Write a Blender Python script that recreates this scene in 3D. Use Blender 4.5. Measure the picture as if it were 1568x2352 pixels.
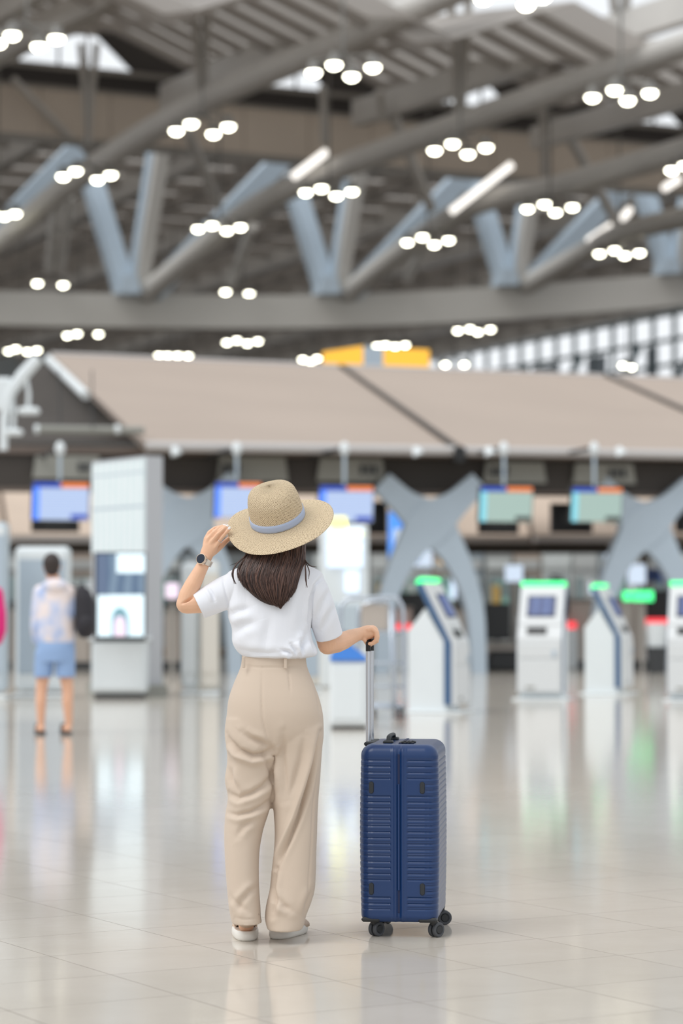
import bpy, math, random
import numpy as np
from mathutils import Vector, Matrix
random.seed(7)
R = math.radians
scene = bpy.context.scene
for o in list(bpy.data.objects):
    bpy.data.objects.remove(o)

# ------------------------------------------------------------------ camera
CAM_H = 1.19
FPX = 85.0 / 36.0 * 2352.0
TILT = math.atan(226.0 / FPX)
cam_d = bpy.data.cameras.new('camera')
cam = bpy.data.objects.new('camera', cam_d)
scene.collection.objects.link(cam)
cam.location = (0, 0, CAM_H)
cam.rotation_euler = (math.pi / 2 + TILT, 0, 0)
cam_d.sensor_fit = 'VERTICAL'
cam_d.sensor_height = 36.0
cam_d.sensor_width = 24.0
cam_d.lens = 85.0
cam_d.clip_start = 0.1
cam_d.clip_end = 2000
cam_d.dof.use_dof = True
cam_d.dof.focus_distance = 8.8
cam_d.dof.aperture_fstop = 2.0
scene.camera = cam

# ------------------------------------------------------------------ sky / exposure
world = bpy.data.worlds.new('world')
scene.world = world
world.use_nodes = True
bg = world.node_tree.nodes['Background']
bg.inputs[0].default_value = (0.93, 0.965, 1.0, 1)
bg.inputs[1].default_value = 0.8
sun_d = bpy.data.lights.new('daylight', 'SUN')
sun_d.energy = 1.15
sun_d.angle = R(36)
sun_d.color = (1.0, .985, .96)
sun = bpy.data.objects.new('daylight', sun_d)
scene.collection.objects.link(sun)
sun.rotation_euler = Vector((.50, .36, -.84)).to_track_quat('-Z', 'Y').to_euler()
scene.view_settings.view_transform = 'Standard'
scene.view_settings.look = 'None'
scene.view_settings.gamma = 1.0
scene.view_settings.use_curve_mapping = False
scene.view_settings.exposure = 0.38

# ------------------------------------------------------------------ geometry helpers
CT, ST = math.cos(TILT), math.sin(TILT)

def ray(px, py):
    a = (px - 784.0) / FPX
    b = (1176.0 - py) / FPX
    return np.array([a, CT - b * ST, ST + b * CT])

def at(px, py, Y):
    d = ray(px, py)
    return np.array([0, 0, CAM_H]) + d * (Y / d[1])

def atz(px, py, Z):
    d = ray(px, py)
    return np.array([0, 0, CAM_H]) + d * ((Z - CAM_H) / d[2])

def project(v):
    v = np.asarray(v, float) - np.array([0, 0, CAM_H])
    yc = v[..., 1] * CT + v[..., 2] * ST
    zc = -v[..., 1] * ST + v[..., 2] * CT
    return 784.0 + FPX * v[..., 0] / yc, 1176.0 - FPX * zc / yc

def nrm(v):
    v = np.asarray(v, float)
    return v / (np.linalg.norm(v) + 1e-12)

class MB:
    """collects shapes for ONE mesh object"""
    def __init__(self):
        self.v = []
        self.f = []

    def add(self, vs, fs):
        n = len(self.v)
        self.v.extend([tuple(float(c) for c in p) for p in vs])
        self.f.extend([tuple(i + n for i in f) for f in fs])
        return self

    def box(self, c, s, rz=0.0, bev=0.0, M=None):
        """box with centre c, full size s, optional chamfered edges"""
        hx, hy, hz = s[0] / 2, s[1] / 2, s[2] / 2
        if bev > 0:
            b = min(bev, hx * .9, hy * .9, hz * .9)
            vs, fs = [], []
            idx = {}
            for sx in (-1, 1):
                for sy in (-1, 1):
                    for sz in (-1, 1):
                        for k in range(3):
                            p = [sx * (hx - b), sy * (hy - b), sz * (hz - b)]
                            p[k] = (sx * hx, sy * hy, sz * hz)[k]
                            idx[(sx, sy, sz, k)] = len(vs)
                            vs.append(p)
            for s_ in (-1, 1):
                fs.append([idx[(s_, -1, -1, 0)], idx[(s_, 1, -1, 0)], idx[(s_, 1, 1, 0)], idx[(s_, -1, 1, 0)]][::s_])
                fs.append([idx[(-1, s_, -1, 1)], idx[(-1, s_, 1, 1)], idx[(1, s_, 1, 1)], idx[(1, s_, -1, 1)]][::s_])
                fs.append([idx[(-1, -1, s_, 2)], idx[(1, -1, s_, 2)], idx[(1, 1, s_, 2)], idx[(-1, 1, s_, 2)]][::s_])
            for a in (-1, 1):
                for c2 in (-1, 1):
                    fs.append([idx[(-1, a, c2, 1)], idx[(1, a, c2, 1)], idx[(1, a, c2, 2)], idx[(-1, a, c2, 2)]][::(1 if a * c2 < 0 else -1) * -1])
                    fs.append([idx[(a, -1, c2, 0)], idx[(a, 1, c2, 0)], idx[(a, 1, c2, 2)], idx[(a, -1, c2, 2)]][::(1 if a * c2 < 0 else -1)])
                    fs.append([idx[(a, c2, -1, 0)], idx[(a, c2, 1, 0)], idx[(a, c2, 1, 1)], idx[(a, c2, -1, 1)]][::(1 if a * c2 < 0 else -1) * -1])
            for sx in (-1, 1):
                for sy in (-1, 1):
                    for sz in (-1, 1):
                        t = [idx[(sx, sy, sz, 0)], idx[(sx, sy, sz, 1)], idx[(sx, sy, sz, 2)]]
                        fs.append(t if sx * sy * sz > 0 else t[::-1])
        else:
            vs = [(x, y, z) for z in (-hz, hz) for y in (-hy, hy) for x in (-hx, hx)]
            fs = [(0, 2, 3, 1), (4, 5, 7, 6), (0, 1, 5, 4), (2, 6, 7, 3), (0, 4, 6, 2), (1, 3, 7, 5)]
        cz, sz_ = math.cos(rz), math.sin(rz)
        out = []
        for p in vs:
            if M is not None:
                q = M @ Vector(p)
                out.append((q.x + c[0], q.y + c[1], q.z + c[2]))
            else:
                out.append((c[0] + p[0] * cz - p[1] * sz_, c[1] + p[0] * sz_ + p[1] * cz, c[2] + p[2]))
        return self.add(out, fs)

    def bar(self, p0, p1, w, h, up=(0, 0, 1)):
        """rectangular bar from p0 to p1"""
        p0, p1 = np.asarray(p0, float), np.asarray(p1, float)
        d = nrm(p1 - p0)
        s = np.cross(d, up)
        if np.linalg.norm(s) < 1e-4:
            s = np.cross(d, (1, 0, 0))
        s = nrm(s)
        t = np.cross(s, d)
        vs = []
        for p in (p0, p1):
            for a, b in ((-1, -1), (1, -1), (1, 1), (-1, 1)):
                vs.append(p + s * a * w / 2 + t * b * h / 2)
        return self.add(vs, [(3, 2, 1, 0), (4, 5, 6, 7), (0, 1, 5, 4), (1, 2, 6, 5), (2, 3, 7, 6), (3, 0, 4, 7)])

    def tube(self, pts, rad, seg=12, flat=1.0, ref=None, caps='flat', capn=3):
        """tube along a polyline; rad scalar or list; flat = depth scale along ref"""
        pts = [np.asarray(p, float) for p in pts]
        n = len(pts)
        if np.isscalar(rad):
            rad = [rad] * n
        if np.isscalar(flat):
            flat = [flat] * n
        tang = []
        for i in range(n):
            a = pts[max(i - 1, 0)]
            b = pts[min(i + 1, n - 1)]
            tang.append(nrm(b - a))
        if ref is None:
            ref = np.array([0, 0, 1.0]) if abs(tang[0][2]) < .9 else np.array([1.0, 0, 0])
        ref = np.asarray(ref, float)
        rings = []
        prev = None
        for i in range(n):
            t = tang[i]
            r0 = ref if prev is None else prev
            s = r0 - t * np.dot(r0, t)
            if np.linalg.norm(s) < 1e-5:
                s = np.cross(t, (1, 0, 0))
            s = nrm(s)
            prev = s
            rings.append((pts[i], t, s, np.cross(t, s), rad[i], flat[i]))
        seq = []
        if caps == 'round':
            p, t, s, b, r, fl = rings[0]
            for k in range(capn, 0, -1):
                a = k / (capn + .35) * math.pi / 2
                seq.append((p - t * r * math.sin(a), s, b, r * math.cos(a), fl))
        for p, t, s, b, r, fl in rings:
            seq.append((p, s, b, r, fl))
        if caps == 'round':
            p, t, s, b, r, fl = rings[-1]
            for k in range(1, capn + 1):
                a = k / (capn + .35) * math.pi / 2
                seq.append((p + t * r * math.sin(a), s, b, r * math.cos(a), fl))
        vs, fs = [], []
        for p, s, b, r, fl in seq:
            for k in range(seg):
                a = 2 * math.pi * k / seg
                vs.append(p + s * (math.cos(a) * r * fl) + b * (math.sin(a) * r))
        m = len(seq)
        for i in range(m - 1):
            for k in range(seg):
                k2 = (k + 1) % seg
                fs.append((i * seg + k, i * seg + k2, (i + 1) * seg + k2, (i + 1) * seg + k))
        fs.append(tuple(range(seg))[::-1])
        fs.append(tuple((m - 1) * seg + k for k in range(seg)))
        return self.add(vs, fs)

    def loft(self, rings, close=True):
        """rings: list of equally long point lists"""
        n = len(rings[0])
        vs = [p for r in rings for p in r]
        fs = []
        for i in range(len(rings) - 1):
            for k in range(n):
                k2 = (k + 1) % n
                fs.append((i * n + k, i * n + k2, (i + 1) * n + k2, (i + 1) * n + k))
        if close:
            fs.append(tuple(range(n))[::-1])
            fs.append(tuple((len(rings) - 1) * n + k for k in range(n)))
        return self.add(vs, fs)

    def prism(self, poly, ext):
        """closed 3-D polygon extruded by vector ext"""
        n = len(poly)
        poly = [np.asarray(p, float) for p in poly]
        ext = np.asarray(ext, float)
        vs = poly + [p + ext for p in poly]
        fs = [tuple(range(n))[::-1], tuple(range(n, 2 * n))]
        for i in range(n):
            j = (i + 1) % n
            fs.append((i, j, n + j, n + i))
        return self.add(vs, fs)

    def ball(self, c, r, seg=16, rings=10, M=None):
        if np.isscalar(r):
            r = (r, r, r)
        vs = [(0, 0, -1)]
        for i in range(1, rings):
            a = -math.pi / 2 + math.pi * i / rings
            for k in range(seg):
                b = 2 * math.pi * k / seg
                vs.append((math.cos(a) * math.cos(b), math.cos(a) * math.sin(b), math.sin(a)))
        vs.append((0, 0, 1))
        fs = []
        for k in range(seg):
            fs.append((0, 1 + (k + 1) % seg, 1 + k))
        for i in range(rings - 2):
            for k in range(seg):
                a = 1 + i * seg
                fs.append((a + k, a + (k + 1) % seg, a + seg + (k + 1) % seg, a + seg + k))
        a = 1 + (rings - 2) * seg
        for k in range(seg):
            fs.append((a + k, a + (k + 1) % seg, len(vs) - 1))
        out = []
        for p in vs:
            q = Vector((p[0] * r[0], p[1] * r[1], p[2] * r[2]))
            if M is not None:
                q = M @ q
            out.append((c[0] + q.x, c[1] + q.y, c[2] + q.z))
        return self.add(out, fs)

    def cyl(self, p0, p1, r, seg=16):
        return self.tube([p0, p1], r, seg)

    def mesh(self, name='m'):
        me = bpy.data.meshes.new(name)
        me.from_pydata(self.v, [], self.f)
        me.update()
        return me

def link(o):
    scene.collection.objects.link(o)
    return o

def pmat(parent):
    if parent is None:
        return Matrix.Identity(4)
    M = Matrix.Translation(parent.location) @ parent.rotation_euler.to_matrix().to_4x4()
    if parent.parent is not None:
        M = pmat(parent.parent) @ M
    return M

def smooth(me, ang=None):
    me.polygons.foreach_set('use_smooth', [True] * len(me.polygons))
    if ang is not None:
        try:
            me.set_sharp_from_angle(angle=ang)
        except Exception:
            pass

def build(name, mb, mat, parent=None, sm=None, world=True, me=None):
    """one mesh object; world=True: the verts are in world space and get moved into the parent's space"""
    if me is None:
        me = mb.mesh(name)
    me.name = name
    if world:
        if parent is not None:
            me.transform(pmat(parent).inverted())
    if sm is not None:
        smooth(me, sm if sm is not True else None)
    if mat is not None:
        me.materials.append(mat)
    o = link(bpy.data.objects.new(name, me))
    o.parent = parent
    return o

def rebase(o):
    """move the origin of a top-level mesh to its base centre"""
    me = o.data
    n = len(me.vertices)
    a = np.empty(n * 3)
    me.vertices.foreach_get('co', a)
    a = a.reshape(-1, 3)
    c = (a.min(0) + a.max(0)) / 2
    c[2] = a[:, 2].min()
    me.transform(Matrix.Translation(Vector(-c)))
    o.location = Vector(c)
    return o

def tag(o, label, cat, group=None):
    o['label'] = label
    o['category'] = cat
    if group:
        o['group'] = group
    return o

def thing(name, loc, label, cat, rz=0.0, group=None):
    o = link(bpy.data.objects.new(name, None))
    o.empty_display_size = .1
    o.location = Vector([float(c) for c in loc])
    o.rotation_euler = (0, 0, rz)
    return tag(o, label, cat, group)

def single(name, mb, mat, label, cat, group=None, sm=None):
    return tag(rebase(build(name, mb, mat, None, sm)), label, cat, group)

def struct(name, mb, mat, sm=None):
    o = build(name, mb, mat, None, sm)
    o['kind'] = 'structure'
    return o

def copy_tree(o, parent=None):
    c = o.copy()
    link(c)
    c.parent = parent
    for ch in list(o.children):
        copy_tree(ch, c)
    return c

def remesh(mb, voxel, it=4, fac=.5):
    """union of all closed shapes as one continuous surface"""
    me = mb.mesh('tmp')
    ob = link(bpy.data.objects.new('tmp', me))
    m = ob.modifiers.new('r', 'REMESH')
    m.mode = 'VOXEL'
    m.voxel_size = voxel
    if it:
        s = ob.modifiers.new('s', 'SMOOTH')
        s.factor = fac
        s.iterations = it
    dg = bpy.context.evaluated_depsgraph_get()
    dg.update()
    out = bpy.data.meshes.new_from_object(ob.evaluated_get(dg))
    bpy.data.objects.remove(ob)
    bpy.data.meshes.remove(me)
    return out

def get_co(me):
    a = np.empty(len(me.vertices) * 3)
    me.vertices.foreach_get('co', a)
    return a.reshape(-1, 3)

def get_no(me):
    a = np.empty(len(me.vertices) * 3)
    me.vertex_normals.foreach_get('vector', a)
    return a.reshape(-1, 3)

def set_co(me, a):
    me.vertices.foreach_set('co', a.ravel())
    me.update()

def poly_dist(x, y, poly):
    """distance, signed side and run-length parameter of points to a polyline (2-D)"""
    best = np.full(x.shape, 1e9)
    side = np.zeros(x.shape)
    par = np.zeros(x.shape)
    L = [0]
    for i in range(len(poly) - 1):
        L.append(L[-1] + math.dist(poly[i], poly[i + 1]))
    for i in range(len(poly) - 1):
        ax, ay = poly[i]
        bx, by = poly[i + 1]
        dx, dy = bx - ax, by - ay
        l2 = dx * dx + dy * dy
        t = np.clip(((x - ax) * dx + (y - ay) * dy) / l2, 0, 1)
        ex, ey = x - ax - t * dx, y - ay - t * dy
        d = np.hypot(ex, ey)
        m = d < best
        best = np.where(m, d, best)
        side = np.where(m, np.sign(dx * ey - dy * ex), side)
        par = np.where(m, (L[i] + t * math.sqrt(l2)) / L[-1], par)
    return best, side, par

def spline(pts, n):
    """Catmull-Rom resample of a list of tuples"""
    P = [np.asarray(p, float) for p in pts]
    P = [2 * P[0] - P[1]] + P + [2 * P[-1] - P[-2]]
    out = []
    m = len(pts) - 1
    for k in range(n):
        u = k / (n - 1) * m
        i = min(int(u), m - 1)
        t = u - i
        a, b, c, d = P[i:i + 4]
        out.append(.5 * (2 * b + (c - a) * t + (2 * a - 5 * b + 4 * c - d) * t * t + (3 * b - a - 3 * c + d) * t ** 3))
    return out

# ------------------------------------------------------------------ materials
def srgb(r, g, b):
    f = lambda c: (c / 255 / 12.92) if c / 255 <= .04045 else ((c / 255 + .055) / 1.055) ** 2.4
    return (f(r), f(g), f(b), 1)

def mat(name, col, rough=.6, metal=0.0, noise=0.0, nscale=8.0, bump=0.0, spec=.5, emit=None, es=1.0, coat=0.0):
    m = bpy.data.materials.new(name)
    m.use_nodes = True
    nt = m.node_tree
    b = nt.nodes['Principled BSDF']
    b.inputs['Base Color'].default_value = col
    b.inputs['Roughness'].default_value = rough
    b.inputs['Metallic'].default_value = metal
    b.inputs['Specular IOR Level'].default_value = spec
    b.inputs['Coat Weight'].default_value = coat
    if noise or bump:
        tc = nt.nodes.new('ShaderNodeTexCoord')
        nz = nt.nodes.new('ShaderNodeTexNoise')
        nz.inputs['Scale'].default_value = nscale
        nz.inputs['Detail'].default_value = 4
        nt.links.new(tc.outputs['Object'], nz.inputs['Vector'])
        if noise:
            rp = nt.nodes.new('ShaderNodeValToRGB')
            rp.color_ramp.elements[0].position = .3
            rp.color_ramp.elements[1].position = .7
            rp.color_ramp.elements[0].color = tuple(c * (1 - noise) for c in col[:3]) + (1,)
            rp.color_ramp.elements[1].color = tuple(min(1, c * (1 + noise)) for c in col[:3]) + (1,)
            nt.links.new(nz.outputs['Fac'], rp.inputs['Fac'])
            nt.links.new(rp.outputs['Color'], b.inputs['Base Color'])
        if bump:
            bp = nt.nodes.new('ShaderNodeBump')
            bp.inputs['Strength'].default_value = bump
            bp.inputs['Distance'].default_value = .01
            nt.links.new(nz.outputs['Fac'], bp.inputs['Height'])
            nt.links.new(bp.outputs['Normal'], b.inputs['Normal'])
    if emit is not None:
        b.inputs['Emission Color'].default_value = emit
        b.inputs['Emission Strength'].default_value = es
    return m
# ------------------------------------------------------------------ shared materials
M_grey = mat('painted_steel_grey', srgb(150, 146, 140), .5, noise=.06, nscale=.4)
M_tube = mat('roof_tube_paint', srgb(200, 197, 192), .38, noise=.08, nscale=.3)
M_blue_steel = mat('blue_grey_paint', srgb(190, 206, 220), .5, noise=.05, nscale=.3)
M_pale_steel = mat('pale_blue_grey_paint', srgb(178, 192, 204), .45, noise=.04, nscale=1.0)
M_girder = mat('girder_paint', srgb(216, 213, 207), .6, noise=.08, nscale=.08)
M_roof = mat('roof_deck', srgb(194, 188, 182), .8, noise=.18, nscale=.25)
def translucent(m, w):
    # woven roof membrane: part of the daylight on it comes through
    nt = m.node_tree
    b = nt.nodes['Principled BSDF']
    out = nt.nodes['Material Output']
    tr = nt.nodes.new('ShaderNodeBsdfTranslucent')
    tr.inputs['Color'].default_value = b.inputs['Base Color'].default_value
    mx = nt.nodes.new('ShaderNodeMixShader')
    mx.inputs[0].default_value = w
    nt.links.new(b.outputs[0], mx.inputs[1])
    nt.links.new(tr.outputs[0], mx.inputs[2])
    nt.links.new(mx.outputs[0], out.inputs[0])
translucent(M_roof, .46)
M_purlin = mat('purlin_paint', srgb(168, 163, 158), .7)
M_louvre = mat('dark_louvre', srgb(74, 70, 68), .7)
M_wall_panel = mat('beige_wall_panel', srgb(206, 194, 180), .7, noise=.06, nscale=.2)
M_canopy = mat('canopy_membrane', srgb(170, 155, 143), .75, noise=.04, nscale=.3)
M_canopy_edge = mat('canopy_edge', srgb(190, 186, 184), .4)
M_fascia = mat('fascia_brown', srgb(62, 56, 51), .6, noise=.1, nscale=.5)
M_fascia_trim = mat('fascia_trim', srgb(104, 92, 84), .5)
M_white = mat('white_paint', srgb(226, 232, 234), .4, noise=.02, nscale=2)
M_cream = mat('cream_plastic', srgb(220, 215, 205), .45)
M_black = mat('black_plastic', srgb(24, 25, 27), .4)
M_darkgrey = mat('dark_grey_plastic', srgb(58, 60, 62), .5)
M_sign = mat('sign_box_grey', srgb(146, 146, 139), .6)
M_kblue = mat('kiosk_blue', srgb(66, 98, 136), .4)
M_chrome = mat('brushed_metal', srgb(196, 204, 214), .25, metal=.85)
M_counter = mat('counter_laminate', srgb(188, 178, 168), .5, noise=.05, nscale=1.5)
M_beige = mat('beige_panel', srgb(206, 187, 170), .7, noise=.05, nscale=.4)
M_far = mat('far_wall', srgb(166, 174, 178), .8, noise=.2, nscale=.06)
M_bluebin = mat('blue_hood', srgb(72, 138, 226), .4)
M_yellow = mat('yellow_sign', srgb(252, 190, 62), .5, emit=srgb(252, 186, 60), es=.35)
M_green = mat('green_light', srgb(70, 240, 140), .4, emit=(.06, .85, .25, 1), es=1.0)
M_red = mat('red_light', srgb(250, 70, 80), .4, emit=(1, .06, .08, 1), es=.8)
M_lamp = mat('lamp_glow', (1, 1, 1, 1), .4, emit=(1.0, .97, .78, 1), es=12)
M_highlight = mat('highlight_glow', (1, 1, 1, 1), .4, emit=(1.0, .95, .88, 1), es=1.1)  # skylight highlights on the roof tubes, put in as glow
M_frame = mat('lamp_frame', srgb(120, 118, 114), .5)
M_glassframe = mat('mullion_teal_grey', srgb(120, 140, 146), .5)

def stripes(name, c0, c1, axis, scale, es, dist=0.0, bands=.5):
    """lit print: wave bands between two colours"""
    m = bpy.data.materials.new(name)
    m.use_nodes = True
    nt = m.node_tree
    b = nt.nodes['Principled BSDF']
    b.inputs['Base Color'].default_value = (.02, .02, .02, 1)
    b.inputs['Roughness'].default_value = .3
    tc = nt.nodes.new('ShaderNodeTexCoord')
    w = nt.nodes.new('ShaderNodeTexWave')
    w.bands_direction = axis
    w.inputs['Scale'].default_value = scale
    w.inputs['Distortion'].default_value = dist
    rp = nt.nodes.new('ShaderNodeValToRGB')
    rp.color_ramp.elements[0].color = c0
    rp.color_ramp.elements[1].color = c1
    rp.color_ramp.elements[0].position = bands - .2
    rp.color_ramp.elements[1].position = bands + .2
    nt.links.new(tc.outputs['Object'], w.inputs['Vector'])
    nt.links.new(w.outputs['Fac'], rp.inputs['Fac'])
    nt.links.new(rp.outputs['Color'], b.inputs['Emission Color'])
    b.inputs['Emission Strength'].default_value = es
    return m

M_scr_blue = stripes('screen_blue_rows', srgb(168, 196, 248), srgb(212, 226, 250), 'Z', 7, .72)
M_scr_bluecol = mat('screen_blue_column', srgb(70, 120, 230), .4, emit=srgb(96, 140, 240), es=.6)
M_scr_tealcol = mat('screen_teal_column', srgb(120, 190, 205), .4, emit=srgb(128, 196, 210), es=.5)
M_scr_green = stripes('screen_green_rows', srgb(176, 212, 206), srgb(206, 226, 214), 'Z', 7, .58)
M_scr_head_b = mat('screen_header_blue', srgb(40, 70, 170), .4, emit=srgb(50, 84, 200), es=.3)
M_scr_head_o = mat('screen_header_orange', srgb(240, 130, 60), .4, emit=srgb(236, 130, 76), es=.3)
M_scr_bright = stripes('screen_bright_columns', srgb(222, 240, 240), srgb(244, 250, 252), 'X', 3.2, .66, 2.0)
M_scr_land = stripes('screen_skyline', srgb(110, 140, 175), srgb(150, 178, 205), 'X', 1.6, .5, 3.0)
M_scr_arch_bg = mat('screen_poster_sky', srgb(220, 240, 248), .4, emit=srgb(222, 240, 250), es=.5)
M_scr_arch = mat('screen_poster_arch', srgb(100, 140, 150), .4, emit=srgb(108, 146, 156), es=.5)
M_scr_pink = mat('screen_poster_pink', srgb(225, 205, 222), .4, emit=srgb(228, 208, 226), es=.45)
M_scr_kiosk = stripes('kiosk_screen', srgb(40, 74, 150), srgb(84, 118, 190), 'X', 2.2, .5, 4.0)
M_sky_sign = mat('blue_lit_sign', srgb(90, 160, 250), .4, emit=srgb(96, 165, 255), es=.7)
M_pale_sign = mat('pale_lit_sign', srgb(215, 232, 255), .4, emit=srgb(220, 236, 255), es=.6)
M_yel_sign = mat('yellow_lit_panel', srgb(245, 240, 150), .4, emit=srgb(248, 244, 165), es=.7)

# ------------------------------------------------------------------ floor of large tiles
def floor_mat():
    m = mat('polished_tile', srgb(203, 196, 187), .1)
    nt = m.node_tree
    b = nt.nodes['Principled BSDF']
    tc = nt.nodes.new('ShaderNodeTexCoord')
    geo = nt.nodes.new('ShaderNodeNewGeometry')
    oi = nt.nodes.new('ShaderNodeObjectInfo')
    nz = nt.nodes.new('ShaderNodeTexNoise')
    nz.inputs['Scale'].default_value = 3.0
    nz.inputs['Detail'].default_value = 5
    nt.links.new(geo.outputs['Position'], nz.inputs['Vector'])
    rp = nt.nodes.new('ShaderNodeValToRGB')
    rp.color_ramp.elements[0].position = .25
    rp.color_ramp.elements[1].position = .75
    rp.color_ramp.elements[0].color = srgb(204, 196, 184)
    rp.color_ramp.elements[1].color = srgb(212, 204, 193)
    nt.links.new(nz.outputs['Fac'], rp.inputs['Fac'])
    mx = nt.nodes.new('ShaderNodeMixRGB')
    mx.blend_type = 'MULTIPLY'
    mx.inputs['Fac'].default_value = 1.0
    rp2 = nt.nodes.new('ShaderNodeValToRGB')
    rp2.color_ramp.elements[0].color = (.95, .95, .95, 1)
    rp2.color_ramp.elements[1].color = (1, 1, 1, 1)
    nt.links.new(oi.outputs['Random'], rp2.inputs['Fac'])
    nt.links.new(rp.outputs['Color'], mx.inputs['Color1'])
    nt.links.new(rp2.outputs['Color'], mx.inputs['Color2'])
    nt.links.new(mx.outputs['Color'], b.inputs['Base Color'])
    n2 = nt.nodes.new('ShaderNodeTexNoise')
    n2.inputs['Scale'].default_value = 14.0
    n2.inputs['Detail'].default_value = 2
    nt.links.new(geo.outputs['Position'], n2.inputs['Vector'])
    bp = nt.nodes.new('ShaderNodeBump')
    bp.inputs['Strength'].default_value = .012
    bp.inputs['Distance'].default_value = .02
    nt.links.new(n2.outputs['Fac'], bp.inputs['Height'])
    nt.links.new(bp.outputs['Normal'], b.inputs['Normal'])
    b.inputs['Specular IOR Level'].default_value = .5
    return m

M_tile = floor_mat()
M_joint = mat('tile_joint', srgb(96, 88, 80), .9, spec=.1)
floor = struct('floor', MB().box((0, 110, -.05525), (240, 260, .11)), M_joint)
TH = R(30.6)
E1 = np.array([-math.sin(TH), math.cos(TH)])
E2 = np.array([math.cos(TH), math.sin(TH)])
T1, T2 = .4895, .567
anch = atz(1109, 2222.5, 0)[:2]
JO = .0028
tm = MB().box((0, 0, -.003), (T2 - JO, T1 - JO, .006)).mesh('tile')
tm.materials.append(M_tile)
near, far = [], []
for i in range(-170, 170):
    for j in range(-60, 170):
        c = anch + E2 * (i + .5) * T2 + E1 * (j + .5) * T1
        x, y = c
        if y < 2 or y > 62 or abs(x) > 3 + y * .24:
            continue
        inview = abs(x) < y * .145 + .5
        if 6.4 < y < 19 and inview:
            near.append((y, x))
        else:
            far.append((x, y))
near.sort()
for y, x in near[300:]:
    far.append((x, y))
for y, x in near[:300]:
    o = link(bpy.data.objects.new('tile', tm))
    o.location = (x, y, 0)
    o.rotation_euler = (0, 0, TH)
    o.parent = floor
fm = MB()
c_, s_ = math.cos(TH), math.sin(TH)
for x, y in far:
    hx, hy = (T2 - JO) / 2, (T1 - JO) / 2
    fm.add([(x + a * c_ - b * s_, y + a * s_ + b * c_, z) for z in (-.0049, 0) for a, b in ((-hx, -hy), (hx, -hy), (hx, hy), (-hx, hy))],
           [(4, 5, 6, 7), (0, 1, 5, 4), (1, 2, 6, 5), (2, 3, 7, 6), (3, 0, 4, 7)])
ff = build('tile_field', fm, M_tile, floor)
ff['kind'] = 'stuff'
rf = MB()
for (x0, x1, y0, y1) in ((-110, 110, 62.3, 238), (-110, -18.5, -15, 62.3), (18.5, 110, -15, 62.3), (-18.5, 18.5, -15, 1.8)):
    rf.add([(x0, y0, -.001), (x1, y0, -.001), (x1, y1, -.001), (x0, y1, -.001)], [(0, 1, 2, 3)])
o = build('floor_surface', rf, M_tile, floor)
o['kind'] = 'stuff'

# ------------------------------------------------------------------ roof of the hall
A25 = R(25)
U = np.array([math.cos(A25), math.sin(A25), 0])      # along the row of bays
V = np.array([-math.sin(A25), math.cos(A25), 0])     # into the hall
ROOFZ = 26.2
W0 = atz(175, 155, 24.5)

def uv(u, v, z):
    p = W0 + U * u + V * v
    return np.array([p[0], p[1], z])

BAY = 9.4
UMAX = 74.5
cl = MB()
cl.add([uv(-60, 10, ROOFZ), uv(UMAX, 10, ROOFZ), uv(UMAX, 130, ROOFZ), uv(-60, 130, ROOFZ)], [(3, 2, 1, 0)])
ceiling = struct('ceiling', cl, M_roof)
# sloping roof of the near bays: a folded sheet that rises to the clerestory wall
for i in range(-3, 8):
    u0, um, u1 = (i - .5) * BAY, i * BAY, (i + .5) * BAY
    b = MB()
    zl, zr = 25.2, 27.0
    q = [uv(u0, 0, zl), uv(um, 0, zr), uv(u1, 0, zl), uv(u0, -26, zl - 4.6), uv(um, -26, zr - 4.6), uv(u1, -26, zl - 4.6)]
    b.add(q, [(0, 1, 4, 3), (1, 2, 5, 4)])
    build('roof_bay', b, M_roof, ceiling)
    for k in range(9):
        v = -1.2 - k * 2.7
        p = MB()
        d = -v / 26 * 4.6
        p.bar(uv(u0, v, zl - d - .2), uv(um, v, zr - d - .2), .22, .4)
        p.bar(uv(um, v, zr - d - .2), uv(u1, v, zl - d - .2), .22, .4)
        build('purlin', p, M_purlin, ceiling)
# beams under the deep flat roof
for k in range(26):
    build('purlin', MB().bar(uv(-55, 11 + k * 4.4, ROOFZ - .3), uv(UMAX - 1, 11 + k * 4.4, ROOFZ - .3), .5, .6), M_purlin, ceiling)
for i in range(-5, 8):
    build('roof_beam', MB().bar(uv((i + .5) * BAY, 11, ROOFZ - .7), uv((i + .5) * BAY, 128, ROOFZ - .7), .7, 1.3), M_tube, ceiling)
    build('roof_beam', MB().bar(uv(i * BAY, 11, ROOFZ - .5), uv(i * BAY, 128, ROOFZ - .5), .35, .8), M_purlin, ceiling)

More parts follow.
